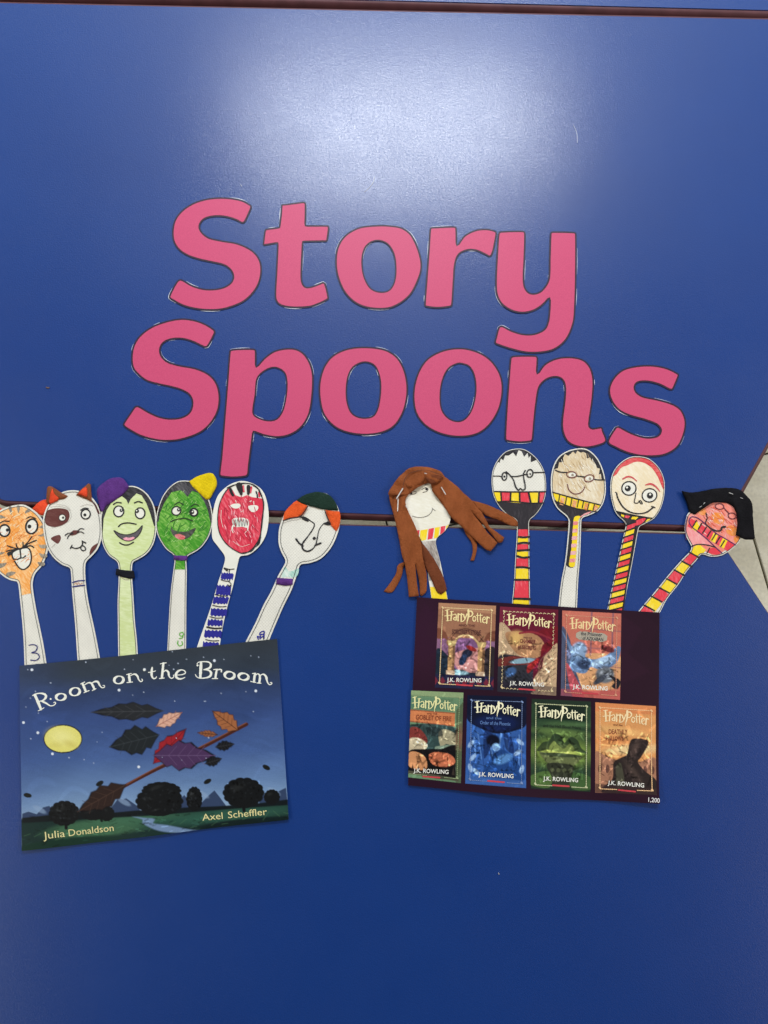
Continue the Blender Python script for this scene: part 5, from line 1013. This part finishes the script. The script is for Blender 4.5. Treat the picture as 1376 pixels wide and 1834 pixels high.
for k in range(7):
    a, b = jl[k]; N2.text('author_lettering', ink('author_white', (236, 234, 222), 0.4, 0.03), [('J.K. ROWLING', H([a])[0], H([b])[0], 21/2.9277, 0.016)], 0.0004, COVER[k])
    N2.strokes('red_bar', ink('bar_red', (196, 64, 72), 0.4, 0.05), [(H(list(BAR[k])), 8/2.9277)], 0.0004, COVER[k])
sub = [('AND THE', (296,180), (382,184), 12, (96,52,46)), ("SORCERER'S STONE", (262,220), (412,226), 24, (84,44,44)),
       ('AND THE', (634,243), (680,247), 8, (100,50,50)), ('CHAMBER', (616,266), (698,272), 20, (110,40,44)), ('of SECRETS', (606,296), (700,304), 18, (110,40,44)),
       ('the Prisoner', (934,226), (1046,234), 18, (52,50,58)), ('of AZKABAN', (944,250), (1052,258), 17, (52,50,58)),
       ('AND THE', (130,640), (184,642), 9, (132,66,46)), ('GOBLET OF FIRE', (72,666), (258,676), 24, (132,62,40)),
       ('and the', (440,664), (520,668), 12, (92,120,170)), ('Order of the Phoenix', (408,692), (568,700), 18, (92,124,180)),
       ('and the Half-Blood Prince', (738,706), (934,718), 15, (36,48,32)),
       ('and the', (1104,698), (1152,702), 9, (120,70,46)), ('DEATHLY', (1080,742), (1178,744), 24, (136,66,44)), ('HALLOWS', (1066,776), (1156,778), 22, (136,66,44)),
       ('1,200', (1282,1093), (1340,1098), 22, (225,222,220))]
sub_items = {}
N2.strokes('name_plate', ink('plate_grey', (168, 158, 140), 0.5), [(H([(928,228),(1055,240)]), 44/2.9277)], 0.0003, COVER[2])
for n_, (st_, a, b, h, c) in enumerate(sub):
    ck = [0,0,1,1,1,2,2,3,3,4,4,5,6,6,6,None][n_]
    N2.text('subtitle' if st_ != '1,200' else 'number_print', ink('sub_%d_%d_%d' % c, c, 0.4, 0.03), [(st_, H([a])[0], H([b])[0], h/2.9277, 0.012)], 0.00045, COVER[ck] if ck is not None else None)
# ornamental frame lines of each cover
fc = [(222,190,140), (220,196,150), (214,150,120), (150,166,120), (120,140,180), (190,194,150), (240,192,140)]
for k in range(7):
    segs = []
    m_ = 0.075; l0 = 0.02 if k == 3 else m_
    edges = [((l0, 0.055), (1-m_, 0.055), 26), ((1-m_, 0.055), (1-m_, 0.945), 40), ((l0, 0.955), (0.36, 0.955), 9), ((0.68, 0.955), (1-m_, 0.955), 9)]
    if k != 3: edges.append(((m_, 0.055), (m_, 0.945), 40))
    for a, b, n in edges:
        for i in range(n):
            t0 = (i+0.12)/n; t1 = (i+0.7)/n; q0 = cuv(k, a[0]+(b[0]-a[0])*t0, a[1]+(b[1]-a[1])*t0); q1 = cuv(k, a[0]+(b[0]-a[0])*t1, a[1]+(b[1]-a[1])*t1)
            if k in (1,): q0 = q0+np.array([3*(-1)**i]*2)
            segs.append((H([tuple(q0), tuple(q1)]), 4.5/2.9277 if k in (0, 5, 6) else 3.2/2.9277))
        q0, q1 = cuv(k, *a), cuv(k, *b)
    for u, v in ((m_, .055), (1-m_, .055), (m_, .945), (1-m_, .945)):
        if k == 3 and u == m_: continue
        q = cuv(k, u, v); segs.append((H([tuple(q-3), tuple(q+3)]), 9/2.9277))
    N2.strokes('cover_border', ink('border_%d_%d_%d' % fc[k], fc[k], 0.45), segs, 0.00035, step=3, parent=COVER[k])

# ------------------------------------------------------------------ bits lying on the tables
flat = lambda q: np.full(len(q), 0.0004)
M_FIB = simple('pale_fibre', (225, 228, 236), 0.5, var=0.05)
for pts, lab, r in (([(671,317),(668,328),(660,338),(653,344)], 'thin pale fibre on the table above the upper letter o', 0.00022), ([(1027,224),(1033,238),(1034,256)], 'thin curved pale fibre at the right of the glare', 0.00022),
               ([(431,331),(434,335)], 'tiny pale speck just above the upper letter S', 0.0002), ([(893,1563),(894,1566)], 'tiny white crumb on the empty near table', 0.0005)):
    it = Item('lint', lab, 'lint', pts[0], flat, None); it.wires('fibre', M_FIB, [pts], r, 0.0)
it = Item('crumb', 'tiny brown crumb at the left on the middle table', 'crumb', (86, 695), flat, None); it.wires('grain', simple('brown_crumb', (120, 92, 70), 0.8), [[(83,694),(87,695),(89,694)]], 0.0008, 0.0)
